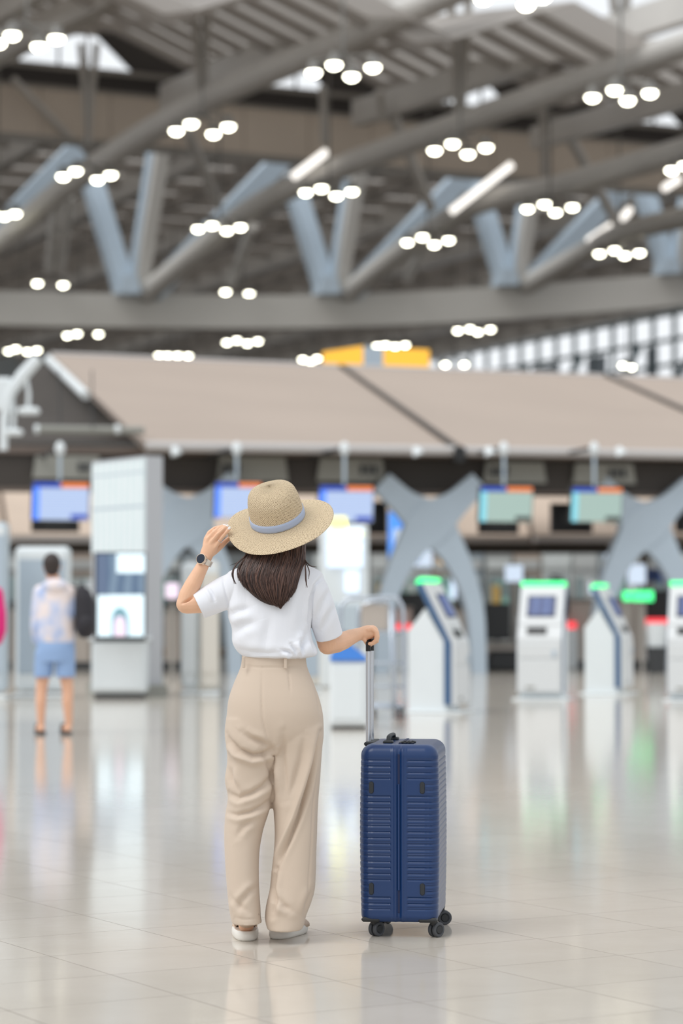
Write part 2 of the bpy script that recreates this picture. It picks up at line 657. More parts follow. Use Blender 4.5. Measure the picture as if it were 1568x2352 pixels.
# clerestory wall: gable lights on top, dark louvres, then beige panels
wall = MB()
wall.bar(uv(-60, .15, 24.45), uv(110, .15, 24.45), .3, .25)
wall.bar(uv(-60, .15, 23.55), uv(110, .15, 23.55), .3, .14)
wall_c = struct('wall_clerestory', wall, M_grey)
for i in range(-3, 8):
    u0, u1 = (i - .5) * BAY, (i + .5) * BAY
    for k in range(4):
        z = 24.25 - k * .18
        build('louvre', MB().bar(uv(u0 + .1, .2, z), uv(u1 - .1, .2, z), .25, .13), M_louvre, wall_c)
    build('louvre_backing', MB().bar(uv(u0, .5, 23.95), uv(u1, .5, 23.95), .08, .8), M_louvre, wall_c)
    for k in range(3):
        a, c = u0 + k * BAY / 3, u0 + (k + 1) * BAY / 3
        build('panel', MB().bar(uv(a + .03, .15, 22.4), uv(c - .03, .15, 22.4), .2, 2.2), M_wall_panel, wall_c)
    build('wall_rail', MB().bar(uv(u0, -.05, 21.25), uv(u1, -.05, 21.25), .5, .25), M_grey, wall_c)
    # gable: solid infill on both flanks, glazed lens between
    um = i * BAY
    w = 2.6
    build('gable_infill', MB().prism([uv(u0, 0, 24.55), uv(um - w, 0, 24.55), uv(um - 1.0, 0, 26.05), uv(um, 0, 26.95), uv(u0, 0, 25.2)], V * .15), M_louvre, wall_c)
    build('gable_infill', MB().prism([uv(um + w, 0, 24.55), uv(u1, 0, 24.55), uv(u1, 0, 25.2), uv(um, 0, 26.95), uv(um + 1.0, 0, 25.95)], V * .15), M_louvre, wall_c)
    build('gable_infill', MB().prism([uv(um - 1.0, 0, 26.05), uv(um + 1.0, 0, 25.95), uv(um, 0, 26.95)], V * .15), M_wall_panel, wall_c)
    for s in (-.8, .9):
        build('glazing_bar', MB().bar(uv(um + s, -.02, 24.5), uv(um + s, -.02, 25.9 - abs(s) * .5), .07, .1, up=U), M_darkgrey, wall_c)
# roof behind the clerestory is open above the gable lights so daylight enters there

# far end wall and the glazed side wall with its steel grid
G0, G1 = atz(985, 806, 26), atz(1568, 690, 26)
gd = nrm(G1 - G0)
gn = np.array([gd[1], -gd[0], 0])
GL = 95.0
def gp(s, z):
    p = G0 + gd * s
    return np.array([p[0], p[1], z])
ew = struct('wall_far', MB().bar(uv(-75, 129, 13), uv(UMAX, 129, 13), .6, 27).bar(gp(-26, 13), gp(-1, 13), .6, 26), M_far)
win = struct('window_1', MB().bar(gp(-1, 25.6), gp(GL, 25.6), .8, 1.2).bar(gp(-1, .4), gp(GL, .4), .6, .8), M_glassframe)
for k in range(32):
    build('mullion', MB().bar(gp(-1 + k * 3, 0), gp(-1 + k * 3, 25), .22, .4, up=gd), M_glassframe, win)
for z in (3, 6, 9, 12, 15, 17, 19, 21, 23):
    build('transom', MB().bar(gp(-1, z), gp(GL, z), .3, .3), M_glassframe, win)
for k in range(11):
    build('glazing_brace', MB().bar(gp(-1 + k * 9, 15) - gn * .6, gp(8 + k * 9, 23) - gn * .6, .45, .45), M_glassframe, win)
    build('sunshade_panel', MB().bar(gp(-1 + k * 9 + 2.0, 21.2), gp(-1 + k * 9 + (5, 3.6, 6.5)[k % 3], 21.2), .1, 3.0), M_pale_steel, win)
    build('sunshade_panel', MB().bar(gp(-1 + k * 9 + 5, 16.5), gp(-1 + k * 9 + (8.6, 7, 7.8)[k % 3], 16.5), .1, 3.4), M_far, win)

# ------------------------------------------------------------------ main girder, raking supports, roof tubes
DG = [106.5, 112, 116.5, 120.5, 124.5, 127.5]
gpx = [(-330, 660, 740), (300, 674, 752), (760, 676, 752), (1170, 656, 733), (1540, 628, 702), (1800, 604, 676)]
rings = []
for (x, y0, y1), d in zip(gpx, DG):
    a, b2 = at(x, y0, d), at(x, y1, d)
    rings.append((a, b2))
tops = spline([r[0] for r in rings], 25)
bots = spline([r[1] for r in rings], 25)
g = MB()
g.loft([[t, b2, b2 + V * 1.4, t + V * 1.4] for t, b2 in zip(tops, bots)])
single('roof_girder', g, M_girder, 'long grey box girder bowing across the hall below the raking supports', 'beam')

def strut_set(base, label, arms):
    t = thing('raking_support', at(*base), label, 'column', group='raking steel supports on the girder')
    for (x0, y0, x1, y1, d1, w, m_) in arms:
        p0, p1 = at(x0, y0, base[2]), at(x1, y1, d1)
        b = MB().bar(p0, p1, w, w * .9, up=V)
        build('arm', b, M_blue_steel if m_ else M_tube, t)
for (bx, by, d, kk, lab) in ((300, 672, 112, 1.0, 'tallest raking steel support, its V of arms at the far left of the girder'),
                             (760, 672, 116.5, .93, 'raking steel support rising from the middle of the girder above the yellow sign'),
                             (1172, 652, 120.5, .86, 'raking steel support on the girder, second from the right edge'),
                             (1545, 625, 124.5, .8, 'raking steel support half cut off by the right edge'),
                             (-190, 668, 108, 1.06, 'raking steel support whose long arm enters from the left edge')):
    strut_set((bx, by, d), lab, [
        (bx - 12 * kk, by, bx - 98 * kk, by - 285 * kk, d + 1.5, .88, 1),
        (bx + 6 * kk, by, bx + 66 * kk, by - 390 * kk, d + .8, .62, 1),
        (bx + 20 * kk, by, bx + 82 * kk, by - 385 * kk, d - .6, .6, 0),
        (bx + 48 * kk, by, bx + 345 * kk, by - 305 * kk, d + 3, .95, 1)])
    pl = MB().prism([at(bx - 24 * kk, by + 2, d - .9), at(bx + 24 * kk, by + 2, d - .9), at(bx + 16 * kk, by - 42 * kk, d - .9), at(bx - 16 * kk, by - 42 * kk, d - .9)], V * 1.2)
    build('gusset_plate', pl, M_blue_steel, [o for o in scene.objects if o.type == 'EMPTY'][-1])

def roof_tube(px, d0, d1, r, lab, strips=()):
    pts = []
    n = len(px)
    L = [0]
    for i in range(n - 1):
        L.append(L[-1] + math.dist(px[i], px[i + 1]))
    for i, (x, y) in enumerate(px):
        pts.append(at(x, y, d0 + (d1 - d0) * L[i] / L[-1]))
    sp = spline(pts, 28)
    t = thing('roof_tube', sp[-1], lab, 'tube', group='sloping roof tubes')
    build('chord', MB().tube(sp, r, 14), M_tube, t, R(40))
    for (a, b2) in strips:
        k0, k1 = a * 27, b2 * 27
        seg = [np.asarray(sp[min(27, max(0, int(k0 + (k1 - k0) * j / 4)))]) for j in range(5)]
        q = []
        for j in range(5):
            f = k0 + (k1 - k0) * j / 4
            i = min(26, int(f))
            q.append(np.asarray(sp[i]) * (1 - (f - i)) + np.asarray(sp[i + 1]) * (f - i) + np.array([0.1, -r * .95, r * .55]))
        build('highlight_strip', MB().tube(q, r * .32, 8), M_highlight, t, R(40))  # added glow where the tube catches the skylight, no fixture there
    return t

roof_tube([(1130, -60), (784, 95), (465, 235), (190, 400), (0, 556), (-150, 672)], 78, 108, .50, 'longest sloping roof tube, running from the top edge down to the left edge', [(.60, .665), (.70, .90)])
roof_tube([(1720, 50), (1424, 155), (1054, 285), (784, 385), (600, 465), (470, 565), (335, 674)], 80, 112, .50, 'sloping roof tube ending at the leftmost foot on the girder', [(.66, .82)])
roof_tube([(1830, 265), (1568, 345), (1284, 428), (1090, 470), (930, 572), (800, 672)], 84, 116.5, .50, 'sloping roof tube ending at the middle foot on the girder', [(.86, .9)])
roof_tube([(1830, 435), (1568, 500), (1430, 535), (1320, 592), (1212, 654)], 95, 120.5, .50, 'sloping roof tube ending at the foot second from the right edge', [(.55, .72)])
# upper box chords beside the tubes
def chord(px, d0, d1, w, h, lab):
    a, b2 = at(*px[0], d0), at(*px[1], d1)
    single('roof_chord', MB().bar(a, b2, w, h), M_tube, lab, 'beam', 'upper box chords of the roof')
chord([(1060, -70), (380, 228)], 82, 103, .6, 1.15, 'wide box chord running beside the longest roof tube towards the beige wall')
chord([(1660, -10), (820, 262)], 84, 106, .6, 1.1, 'wide box chord crossing above the top right peaked skylight')
chord([(1760, 165), (1230, 318)], 90, 110, .6, 1.0, 'wide box chord at the right edge under the top right lamps')
chord([(330, -50), (-120, 175)], 80, 92, .7, .9, 'box chord crossing the top left corner')
chord([(180, -70), (-100, 90)], 78, 88, .5, .6, 'thin chord cutting off the very corner at top left')
# skylight highlights on the roof steel, added as short glowing strips, not lamps
for (x0, y0, x1, y1, d, lab) in ((748, 350, 675, 405, 100, 'white strip modelling a highlight left of the topmost middle raking arm'),
                                 (1175, 378, 1036, 486, 103, 'long white strip modelling a highlight above the right hand lamp clusters'),
                                 (1445, 483, 1430, 500, 112, 'short white strip modelling a highlight high beside the right raking arm'),
                                 (1408, 515, 1352, 552, 112, 'white strip modelling a highlight lying along the right raking arm'),
                                 (1556, 412, 1526, 432, 105, 'white strip modelling a highlight at the right edge')):
    single('highlight_strip', MB().tube([at(x0, y0, d), at(x1, y1, d + 1.5)], .17, 8), M_highlight, lab, 'lamp', 'added highlight strips under the roof')
# hangers and lattice diagonals between the chords
def web(x0, y0, d0, x1, y1, d1, r, lab):
    single('roof_brace', MB().tube([at(x0, y0, d0), at(x1, y1, d1)], r, 8), M_tube, lab, 'brace', 'braces of the roof lattice')
for a in ((440, -30, 88, 462, 238, 95, .16, 'left of a pair of upright braces above the longest tube'),
          (478, -30, 88, 466, 238, 95, .16, 'right of a pair of upright braces above the longest tube'),
          (1033, -30, 90, 1054, 288, 96, .17, 'left of the upright braces at top right of centre'),
          (1078, -30, 90, 1058, 288, 96, .17, 'right of the upright braces at top right of centre'),
          (1405, -30, 88, 1424, 158, 93, .17, 'left of the upright braces near the top right corner'),
          (1442, -30, 88, 1428, 158, 93, .17, 'right of the upright braces near the top right corner'),
          (778, -30, 86, 786, 98, 90, .16, 'upright brace at the middle of the top edge'),
          (430, 300, 100, 500, 470, 106, .24, 'dark slanting brace below the lamp cluster left of centre'),
          (905, 270, 104, 990, 480, 108, .24, 'slanting brace left of the right hand lamp cluster'),
          (1300, 300, 108, 1420, 520, 112, .24, 'slanting brace above the right raking support'),
          (185, 100, 100, 205, 330, 102, .15, 'left thin upright in front of the beige wall'),
          (222, 100, 100, 200, 330, 102, .15, 'right thin upright in front of the beige wall'),
          (30, 180, 101, 165, 320, 103, .15, 'thin brace slanting across the beige wall at top left'),
          (130, 470, 106, 112, 620, 110, .2, 'left thin prop at the left edge under the longest tube'),
          (160, 450, 106, 138, 620, 110, .2, 'right thin prop at the left edge under the longest tube'),
          (580, 520, 110, 530, 650, 116, .25, 'prop below the tube that ends at the leftmost foot'),
          (975, 560, 112, 935, 640, 118, .22, 'prop below the tube that ends at the middle foot'),
          (740, 200, 102, 745, 330, 104, .16, 'upright below the middle skylight'),
          (1245, 240, 104, 1250, 400, 108, .16, 'upright right of the peaked skylight at upper right'),
          (880, 270, 103, 870, 210, 102, .2, 'stub brace under the middle skylight')):
    web(*a)

# ------------------------------------------------------------------ lamp clusters: four lamps on a square frame, hung from the roof
def lamp_cluster(lamps, lab, grp='four lamp clusters hanging from the roof'):
    P = [atz(x, y, 17.8) for x, y in lamps]
    c = sum(P) / len(P)
    t = thing('lamp_cluster', c + np.array([0, 0, .25]), lab, 'lamp', group=grp)
    for p in P:
        h = MB()
        h.loft([[(p[0] + r * math.cos(a), p[1] + r * math.sin(a), p[2] + z) for a in [2 * math.pi * k / 12 for k in range(12)]]
                for r, z in ((.1, .36), (.13, .3), (.22, .02), (.24, -.02), (.21, 0), (.09, .22))])
        lm = build('lamp_shade', h, M_frame, t, R(40))
        build('bulb', MB().ball((p[0], p[1], p[2] - .02), (.2, .2, .13), 12, 6), M_lamp, lm, True)
        build('frame_arm', MB().bar(p + np.array([0, 0, .33]), c + np.array([0, 0, .42]), .07, .07), M_frame, t)
    v_ = float(np.dot(c - W0, V))
    u_ = float(np.dot(c - W0, U)) / BAY
    top = ROOFZ + .05 if v_ > 5 else 25.2 + 1.8 * (1 - 2 * abs(u_ - round(u_))) + max(v_, -26) / 26 * 4.6 - .0
    build('hanger', MB().tube([c + np.array([0, 0, .4]), (c[0], c[1], top)], .045, 8), M_frame, t)

for lamps, lab in (
    ([(-4, 97), (28, 79), (90, 105), (130, 87)], 'lamp cluster beside the large skylight at top left'),
    ([(720, 165), (767, 147), (807, 174), (856, 153)], 'topmost middle lamp cluster, just right of the middle skylight'),
    ([(1360, 222), (1411, 205), (1441, 229), (1492, 212)], 'lamp cluster at upper right between the two right skylights'),
    ([(405, 299), (439, 282), (490, 306), (524, 289)], 'lamp cluster under the beige wall left of centre'),
    ([(998, 344), (1039, 328), (1074, 352), (1116, 337)], 'lamp cluster above the long white strip'),
    ([(145, 404), (174, 391), (224, 411), (254, 400)], 'lamp cluster at left over the top of the leftmost raking V'),
    ([(702, 440), (738, 431), (772, 448), (808, 438)], 'lamp cluster over the top of the middle raking V'),
    ([(1211, 478), (1250, 467), (1275, 486), (1314, 474)], 'lamp cluster over the top of the right raking V'),
    ([(455, 524), (487, 516), (521, 528), (552, 520)], 'lamp cluster in front of the left long raking arm'),
    ([(935, 555), (970, 543), (997, 560), (1030, 550)], 'lamp cluster in front of the middle long raking arm'),
    ([(1376, 581), (1411, 573), (1434, 585), (1468, 579)], 'lamp cluster beside the right long raking arm'),
    ([(-50, 492), (-20, 484), (10, 495), (35, 489)], 'lamp cluster cut off by the left edge'),
    ([(1095, 18), (1110, -4), (1208, 10), (1160, 24)][1:3] + [(1150, -22), (1245, -8)], 'lamp cluster cut off by the top edge'),
    ([(1542, 389), (1590, 395), (1572, 378), (1620, 384)], 'lamp cluster cut off by the right edge'),
    ([(86, 649), (145, 653), (108, 662), (122, 641)][:2], 'pair of lamps peeping over the girder at far left'),
    ([(518, 669), (572, 673)], 'pair of lamps peeping over the girder left of the middle V'),
    ([(155, 769), (177, 765), (226, 766)], 'three lamps in a row under the left part of the girder'),
    ([(521, 785), (544, 780), (568, 787), (592, 782)], 'lamp cluster under the middle of the girder'),
    ([(1051, 758), (1079, 754), (1097, 761), (1126, 755)], 'lamp cluster under the girder left of the bright glazing'),
    ([(20, 805), (36, 800), (63, 806), (85, 803)], 'lamp cluster right above the white lamp mast'),
    ([(365, 815), (385, 815), (408, 815), (432, 816)], 'lamp cluster touching the top edge of the left canopy panel'),
    ([(866, 793), (885, 791), (907, 794), (930, 791)], 'lamp cluster directly above the yellow sign'),
    ([(695, 824), (713, 830), (728, 822)], 'lamp cluster at the left end of the yellow sign'),
    ([(1022, 836), (1066, 836)], 'pair of lamps just right of the yellow sign'),
    ([(1430, 838), (1450, 842)], 'pair of lamps low in front of the bright glazing'),
    ([(1316, 716), (1330, 722)][:1], 'single dim lamp under the right part of the girder')):
    lamp_cluster(lamps, lab)

# ------------------------------------------------------------------ check-in canopy
ZL, ZU = 4.22, 6.9
low = [atz(335, 1022, ZL), atz(1052, 1033, ZL), atz(1800, 1046, ZL), atz(2560, 1058, ZL)]
upp = [atz(118, 814, ZU), atz(783, 842, ZU), atz(1392, 864, ZU), atz(2010, 886, ZU)]
can = thing('check_in_canopy', low[0] * [1, 1, 0], 'long beige sloping membrane canopy over the check in desks', 'canopy')
for i in range(3):
    a0, a1, b0, b1 = low[i], low[i + 1], upp[i], upp[i + 1]
    e = nrm(a1 - a0)
    g_ = .07 if i else 0
    a0, b0 = a0 + e * g_, b0 + e * g_
    a1, b1 = a1 - e * .07, b1 - e * .07
    n = nrm(np.cross(a1 - a0, b0 - a0))
    sag = []
    vs, fs = [], []
    NU, NV = 10, 8
    for side in (0, 1):
        for iv in range(NV + 1):
            for iu in range(NU + 1):
                u, v = iu / NU, iv / NV
                p = (a0 * (1 - u) + a1 * u) * (1 - v) + (b0 * (1 - u) + b1 * u) * v
                p = p - n * (.10 * math.sin(math.pi * u) * math.sin(math.pi * v)) - n * (.12 * side)
                vs.append(p)
    W_ = NU + 1
    off = W_ * (NV + 1)
    for iv in range(NV):
        for iu in range(NU):
            k = iv * W_ + iu
            fs.append((k, k + 1, k + W_ + 1, k + W_))
            fs.append((off + k + W_, off + k + W_ + 1, off + k + 1, off + k))
    for iu in range(NU):
        fs.append((iu + 1, iu, off + iu, off + iu + 1))
        k = NV * W_ + iu
        fs.append((k, k + 1, off + k + 1, off + k))
    for iv in range(NV):
        k = iv * W_
        fs.append((k, k + W_, off + k + W_, off + k))
        k = iv * W_ + NU
        fs.append((k + W_, k, off + k, off + k + W_))
    build('membrane_panel', MB().add(vs, fs), M_canopy, can, R(40))
    build('edge_tube', MB().tube([a0 + np.array([0, -.05, -.02]), a1 + np.array([0, -.05, -.02])], .09, 10), M_canopy_edge, can, R(50))
    build('ridge_tube', MB().tube([b0, b1], .06, 10), M_canopy_edge, can, R(50))
for i in (1, 2):
    build('rafter', MB().bar(low[i] + np.array([0, -.1, -.1]), upp[i] + np.array([0, 0, -.1]), .12, .3), M_fascia, can)
    build('rafter_cap', MB().box(low[i] + np.array([0.02, -.12, -.1]), (.22, .2, .3), bev=.03), M_black, can)
build('end_tube', MB().tube([low[0] + np.array([-.02, 0, -.02]), (low[0] + upp[0]) / 2 + np.array([-.02, 0, -.02])], .035, 10), M_fascia_trim, can, R(50))
build('end_tube', MB().tube([(low[0] * .45 + upp[0] * .55) + np.array([-.06, -.05, -.1]), upp[0] + np.array([-.06, -.05, -.12])], .10, 10), M_white, can, R(50))
for x in (402, 955, 1120, 1420):
    p = atz(x, 1030, ZL - .06)
    build('spot_lamp', MB().tube([p + np.array([-.02, -.1, .02]), p + np.array([.04, -.12, -.12])], [.05, .11], 10), M_white, can, R(50))
# dark gable under the left end of the canopy
gb = MB().prism([at(128, 826, 54), at(330, 1016, 47.5), at(-260, 1016, 56), at(-60, 905, 56), at(66, 880, 55)], (0, .3, 0))
single('canopy_gable', gb, M_fascia, 'dark brown gable panel behind the left end of the canopy', 'panel')
pt = thing('hanging_tube_lamp', at(205, 986, 44.5), 'thin grey tube lamp hanging on two cords left of the canopy', 'lamp')
build('tube_body', MB().tube([at(82, 986, 44.2), at(330, 989, 44.8)], .075, 10), M_sign, pt, R(50))
for x in (85, 270):
    build('end_cap', MB().tube([at(x - 5, 986, 44.2), at(x + 5, 986, 44.2)], .082, 10), M_white, pt, R(50))
for x in (138, 213):
    build('cord', MB().tube([at(x, 986, 44.4), at(x - 2, 850, 44.4)], .012, 6), M_darkgrey, pt)

# fascia below the canopy with its light boxes
F0, F1 = at(-420, 1115, 44.6), at(2350, 1132, 48.6)
fdir = nrm((F1 - F0) * [1, 1, 0])
fn = np.array([fdir[1], -fdir[0], 0])
fas = thing('fascia', (F0 + F1) / 2 * [1, 1, 0] + [0, 0, 3.5], 'dark brown fascia band running under the beige canopy', 'fascia')
def zat(px, py, d):
    return at(px, py, d)[2]
fz0, fz1 = 3.50, 4.10
build('band', MB().bar(F0 * [1, 1, 0] + [0, .5, (fz0 + fz1) / 2], F1 * [1, 1, 0] + [0, .5, (fz0 + fz1) / 2], .9, fz1 - fz0), M_fascia, fas)
build('top_trim', MB().bar(F0 * [1, 1, 0] + [0, .45, fz1 + .1], F1 * [1, 1, 0] + [0, .45, fz1 + .1], 1.0, .16), M_fascia_trim, fas)
build('bottom_trim', MB().bar(F0 * [1, 1, 0] + [0, .5, fz0 - .03], F1 * [1, 1, 0] + [0, .5, fz0 - .03], .95, .05), M_fascia_trim, fas)

def on_fascia(px, py, off):
    """point where the pixel ray meets the vertical plane of the fascia, moved off towards the hall"""
    d = ray(px, py)
    o = np.array([0, 0, CAM_H])
    p0 = F0 * [1, 1, 0] + fn * off
    t = np.dot(p0 - o, fn) / np.dot(d, fn)
    return o + d * t

for (x0, x1, y0, y1, tx, lab) in ((75, 235, 1046, 1098, .78, 'grey number box on the fascia left of the tall lit display tower'),
                              (498, 662, 1048, 1104, .2, 'grey number box on the fascia directly left of the straw hat crown'),
                              (728, 885, 1052, 1104, .75, 'grey number box on the fascia above the right of the hat brim'),
                              (1110, 1255, 1060, 1108, .25, 'grey number box on the fascia under the canopy joint'),
                              (1316, 1460, 1063, 1110, .7, 'grey number box on the fascia nearest the right edge')):
    c0, c1 = on_fascia(x0, (y0 + y1) / 2, .12), on_fascia(x1, (y0 + y1) / 2, .12)
    zt, zb = on_fascia(x0, y0, .12)[2], on_fascia(x0, y1, .12)[2]
    t = thing('number_box', (c0 + c1) / 2 * [1, 1, 0] + [0, 0, zb], lab, 'sign', group='number boxes on the fascia')
    L = np.linalg.norm(c1 - c0)
    dd = nrm(c1 - c0)
    build('box', MB().prism([c0 * [1, 1, 0] + dd * .0 + [0, 0, zb], c1 * [1, 1, 0] + [0, 0, zb], c1 * [1, 1, 0] - dd * .06 + [0, 0, zt], c0 * [1, 1, 0] + dd * .06 + [0, 0, zt]], -fn * .14), M_sign, t)
    cz = (zt + zb) / 2
    for k in (-1, 0, 1):
        q = c0 + (c1 - c0) * tx + dd * k * .13
        build('digit', MB().bar(np.array([q[0], q[1], cz - .09]) + fn * .02, np.array([q[0], q[1], cz + .09]) + fn * .02, .085, .02, up=fn), M_darkgrey, t)

# hanging flight screens in front of the fascia
def flight_screen(x0, x1, y0, y1, d, mscr, lab, tilt=8):
    c = at((x0 + x1) / 2, (y0 + y1) / 2, d)
    w = (x1 - x0) / FPX * d
    h = (y1 - y0) / FPX * d
    t = thing('flight_screen', c - np.array([0, 0, h / 2]), lab, 'screen', rz=R(14), group='hanging flight screens')
    RX = Matrix.Rotation(R(tilt), 3, 'X')
    def lb(name, cx, cz, sx, sz, sy, oy, m_):
        q = RX @ Vector((cx, oy, cz))
        b = MB().box((q.x, q.y, q.z + h / 2), (sx, sy, sz), bev=.01, M=RX)
        return build(name, b, m_, t, world=False)
    hs = lb('housing', 0, 0, w, h, .1, .03, M_darkgrey)
    lb('screen_face', 0, -h * .07, w * .96, h * .82, .02, -.03, mscr)
    lb('side_column', -w * .42, -h * .07, w * .12, h * .82, .022, -.035, M_scr_bluecol if mscr is M_scr_blue else M_scr_tealcol)
    lb('corner_note', w * .32, -h * .39, w * .3, h * .14, .022, -.035, M_scr_head_b if mscr is M_scr_blue else M_darkgrey)
    lb('header_strip', -w * .24, h * .41, w * .47, h * .12, .02, -.03, M_scr_head_b)
    lb('header_strip', w * .24, h * .41, w * .47, h * .12, .02, -.03, M_scr_head_o)
    px = at((x0 + x1) / 2, 1030, d)[2] - c[2] + h / 2
    build('pole', MB().tube([(0, .1, h * .8), (0, .1, px)], .03, 10), M_pale_steel, t, R(50), world=False)
    build('bracket', MB().bar((0, .1, px + .02), (0, 2.9, px + .02), .06, .06), M_darkgrey, t, world=False)
    build('pole_head', MB().ball((0, .1, px), (.09, .09, .13), 12, 8), M_white, t, True, world=False)
    return t
flight_screen(72, 206, 1106, 1196, 42.5, M_scr_blue, 'pale blue flight screen left of the tall lit display tower')
flight_screen(490, 602, 1106, 1190, 43.0, M_scr_blue, 'blue flight screen half hidden by the straw hat')
flight_screen(728, 860, 1114, 1200, 43.3, M_scr_blue, 'blue flight screen right of the straw hat')
flight_screen(1096, 1226, 1116, 1200, 44.0, M_scr_green, 'pale green flight screen right of the middle crossed column')
flight_screen(1306, 1432, 1118, 1200, 44.6, M_scr_green, 'pale green flight screen left of the right crossed column')

def back_screen(x0, x1, y0, y1, d, lab):
    c = at((x0 + x1) / 2, (y0 + y1) / 2, d)
    w = (x1 - x0) / FPX * d
    h = (y1 - y0) / FPX * d
    t = thing('monitor_back', c - np.array([0, 0, h / 2]), lab, 'screen', rz=R(14), group='black screens seen from behind')
    b = MB().loft([[(sx * w / 2 * k, y, h / 2 + sz * h / 2 * k) for sx, sz in ((-1, -1), (1, -1), (1, 1), (-1, 1))] for y, k in ((-.07, .86), (-.03, 1.0), (.05, 1.0))])
    build('housing', b, M_black, t, world=False)
    build('vent_plate', MB().box((0, -.08, h * .5), (w * .5, .02, h * .4), bev=.005), M_darkgrey, t, world=False)
    zp = 3.75 - c[2] + h / 2
    build('pole', MB().tube([(0, 0, h * .9), (0, 0, zp)], .04, 8), M_darkgrey, t, R(50), world=False)
    build('bracket', MB().bar((0, 0, zp), (0, -1.6, zp), .06, .06), M_darkgrey, t, world=False)
back_screen(72, 182, 1172, 1222, 47.2, 'black screen back under the pale blue flight screen at left')
back_screen(792, 890, 1152, 1226, 47.8, 'black screen back between the hat and the middle crossed column')
back_screen(1096, 1192, 1176, 1226, 48.4, 'black screen back under the first pale green flight screen')
back_screen(1262, 1362, 1156, 1224, 48.8, 'black screen back between the two pale green flight screens')
back_screen(1548, 1650, 1160, 1222, 49.4, 'black screen back cut off by the right edge')

# crossed canopy columns
def x_column(cx, cy, d, k, lab):
    t = thing('crossed_column', atz(cx, 1402 + CAM_H * FPX / d, 0), lab, 'column', group='crossed columns under the canopy')
    ends = 1402 + CAM_H * FPX / d
    for s in (-1, 1):
        path = [(cx - s * 112 * k, cy - 84), (cx - s * 60 * k, cy - 36), (cx, cy + 12), (cx + s * 45 * k, cy + 66), (cx + s * 82 * k, cy + 140), (cx + s * 104 * k, cy + 220), (cx + s * 112 * k, ends)]
        wid = [50, 60, 96, 64, 46, 38, 32]
        P = spline([(x, y, w * k) for (x, y), w in zip(path, wid)], 24)
        L, Rr = [], []
        for i in range(24):
            a, b2 = P[max(i - 1, 0)], P[min(i + 1, 23)]
            tx, ty = b2[0] - a[0], b2[1] - a[1]
            l = math.hypot(tx, ty)
            nx, ny = -ty / l, tx / l
            x, y, w = P[i]
            L.append(at(x + nx * w / 2, y + ny * w / 2, d))
            Rr.append(at(x - nx * w / 2, y - ny * w / 2, d))
        L[-1][2] = Rr[-1][2] = 0
        L, Rr = [q + np.array([0, .012 * s, 0]) for q in L], [q + np.array([0, .012 * s, 0]) for q in Rr]
        b = MB()
        ex = np.array([fn[0] * -.32, .32, 0])
        b.loft([[l, r, r + ex, l + ex] for l, r in zip(L, Rr)])
        build('leg', b, M_pale_steel, t)
x_column(990, 1190, 46.0, 1.0, 'pale crossed column in the middle, behind the green topped kiosk')
x_column(432, 1186, 45.4, 1.0, 'pale crossed column behind the raised hand')
x_column(1484, 1196, 47.0, .96, 'pale crossed column at the right edge')

# yellow and grey box above the canopy
ys = thing('overhead_sign', at(862, 838, 60), 'yellow and grey box sign rising above the canopy ridge', 'sign')
def ybox(x0, x1, y0a, y0b, m_):
    build('panel', MB().prism([at(x0, 846, 60), at(x1, 846, 60), at(x1, y0b, 60), at(x0, y0a, 60)], (0, .5, 0)), m_, ys)
ybox(740, 834, 808, 794, M_yellow)
ybox(834, 880, 795, 797, M_pale_steel)
ybox(880, 986, 798, 803, M_yellow)

# white lamp mast at the left edge
lm = thing('lamp_mast', at(14, 1030, 40), 'white jointed lamp mast at the left edge above the fascia', 'lamp mast')
build('upright', MB().tube([at(8, 1034, 40), at(10, 960, 40), at(24, 900, 40), at(52, 862, 40), at(88, 822, 40)], [.07, .075, .1, .11, .1], 10), M_white, lm, R(50))
build('panel', MB().box(at(8, 905, 40), (.28, .12, .55), bev=.04), M_white, lm)
build('arm', MB().tube([at(60, 870, 40), at(66, 905, 40), at(64, 940, 40)], .035, 8), M_white, lm, R(50))
build('lamp_head', MB().box(at(66, 944, 40), (.36, .2, .12), bev=.04), M_white, lm)
build('arm', MB().tube([at(26, 900, 40), at(32, 950, 40), at(30, 990, 40)], .035, 8), M_white, lm, R(50))
build('lamp_head', MB().box(at(32, 993, 40), (.3, .2, .11), bev=.04), M_white, lm)
# ------------------------------------------------------------------ second check-in island and shops further back
isl = thing('far_canopy', at(784, 1240, 60) * [1, 1, 0], 'beige sloping canopy of the further check in island below the dark fascia', 'canopy')
xs = [-420, 20, 470, 838, 1225, 1600, 2000]
for i in range(len(xs) - 1):
    a0, a1 = at(xs[i] + 3, 1238, 58), at(xs[i + 1] - 3, 1240, 60)
    b0, b1 = at(xs[i] - 20, 1096, 66), at(xs[i + 1] - 26, 1098, 68)
    build('membrane_panel', MB().prism([a0, a1, b1, b0], (0, .1, .12)), M_beige, isl)
    build('edge_trim', MB().bar(a0, a1, .2, .16), M_canopy_edge, isl)
for x in xs[1:-1]:
    build('rafter', MB().bar(at(x, 1240, 59), at(x - 22, 1098, 67), .12, .3), M_fascia_trim, isl)
build('soffit_band', MB().bar(at(-420, 1256, 59.5), at(2000, 1258, 61.5), .6, .3), M_fascia, isl)
for x in (-300, 300, 900, 1480, 1900):
    p = at(x, 1300, 62)
    build('post', MB().box((p[0], p[1], 1.45), (.25, .25, 2.9), bev=.03), M_grey, isl)

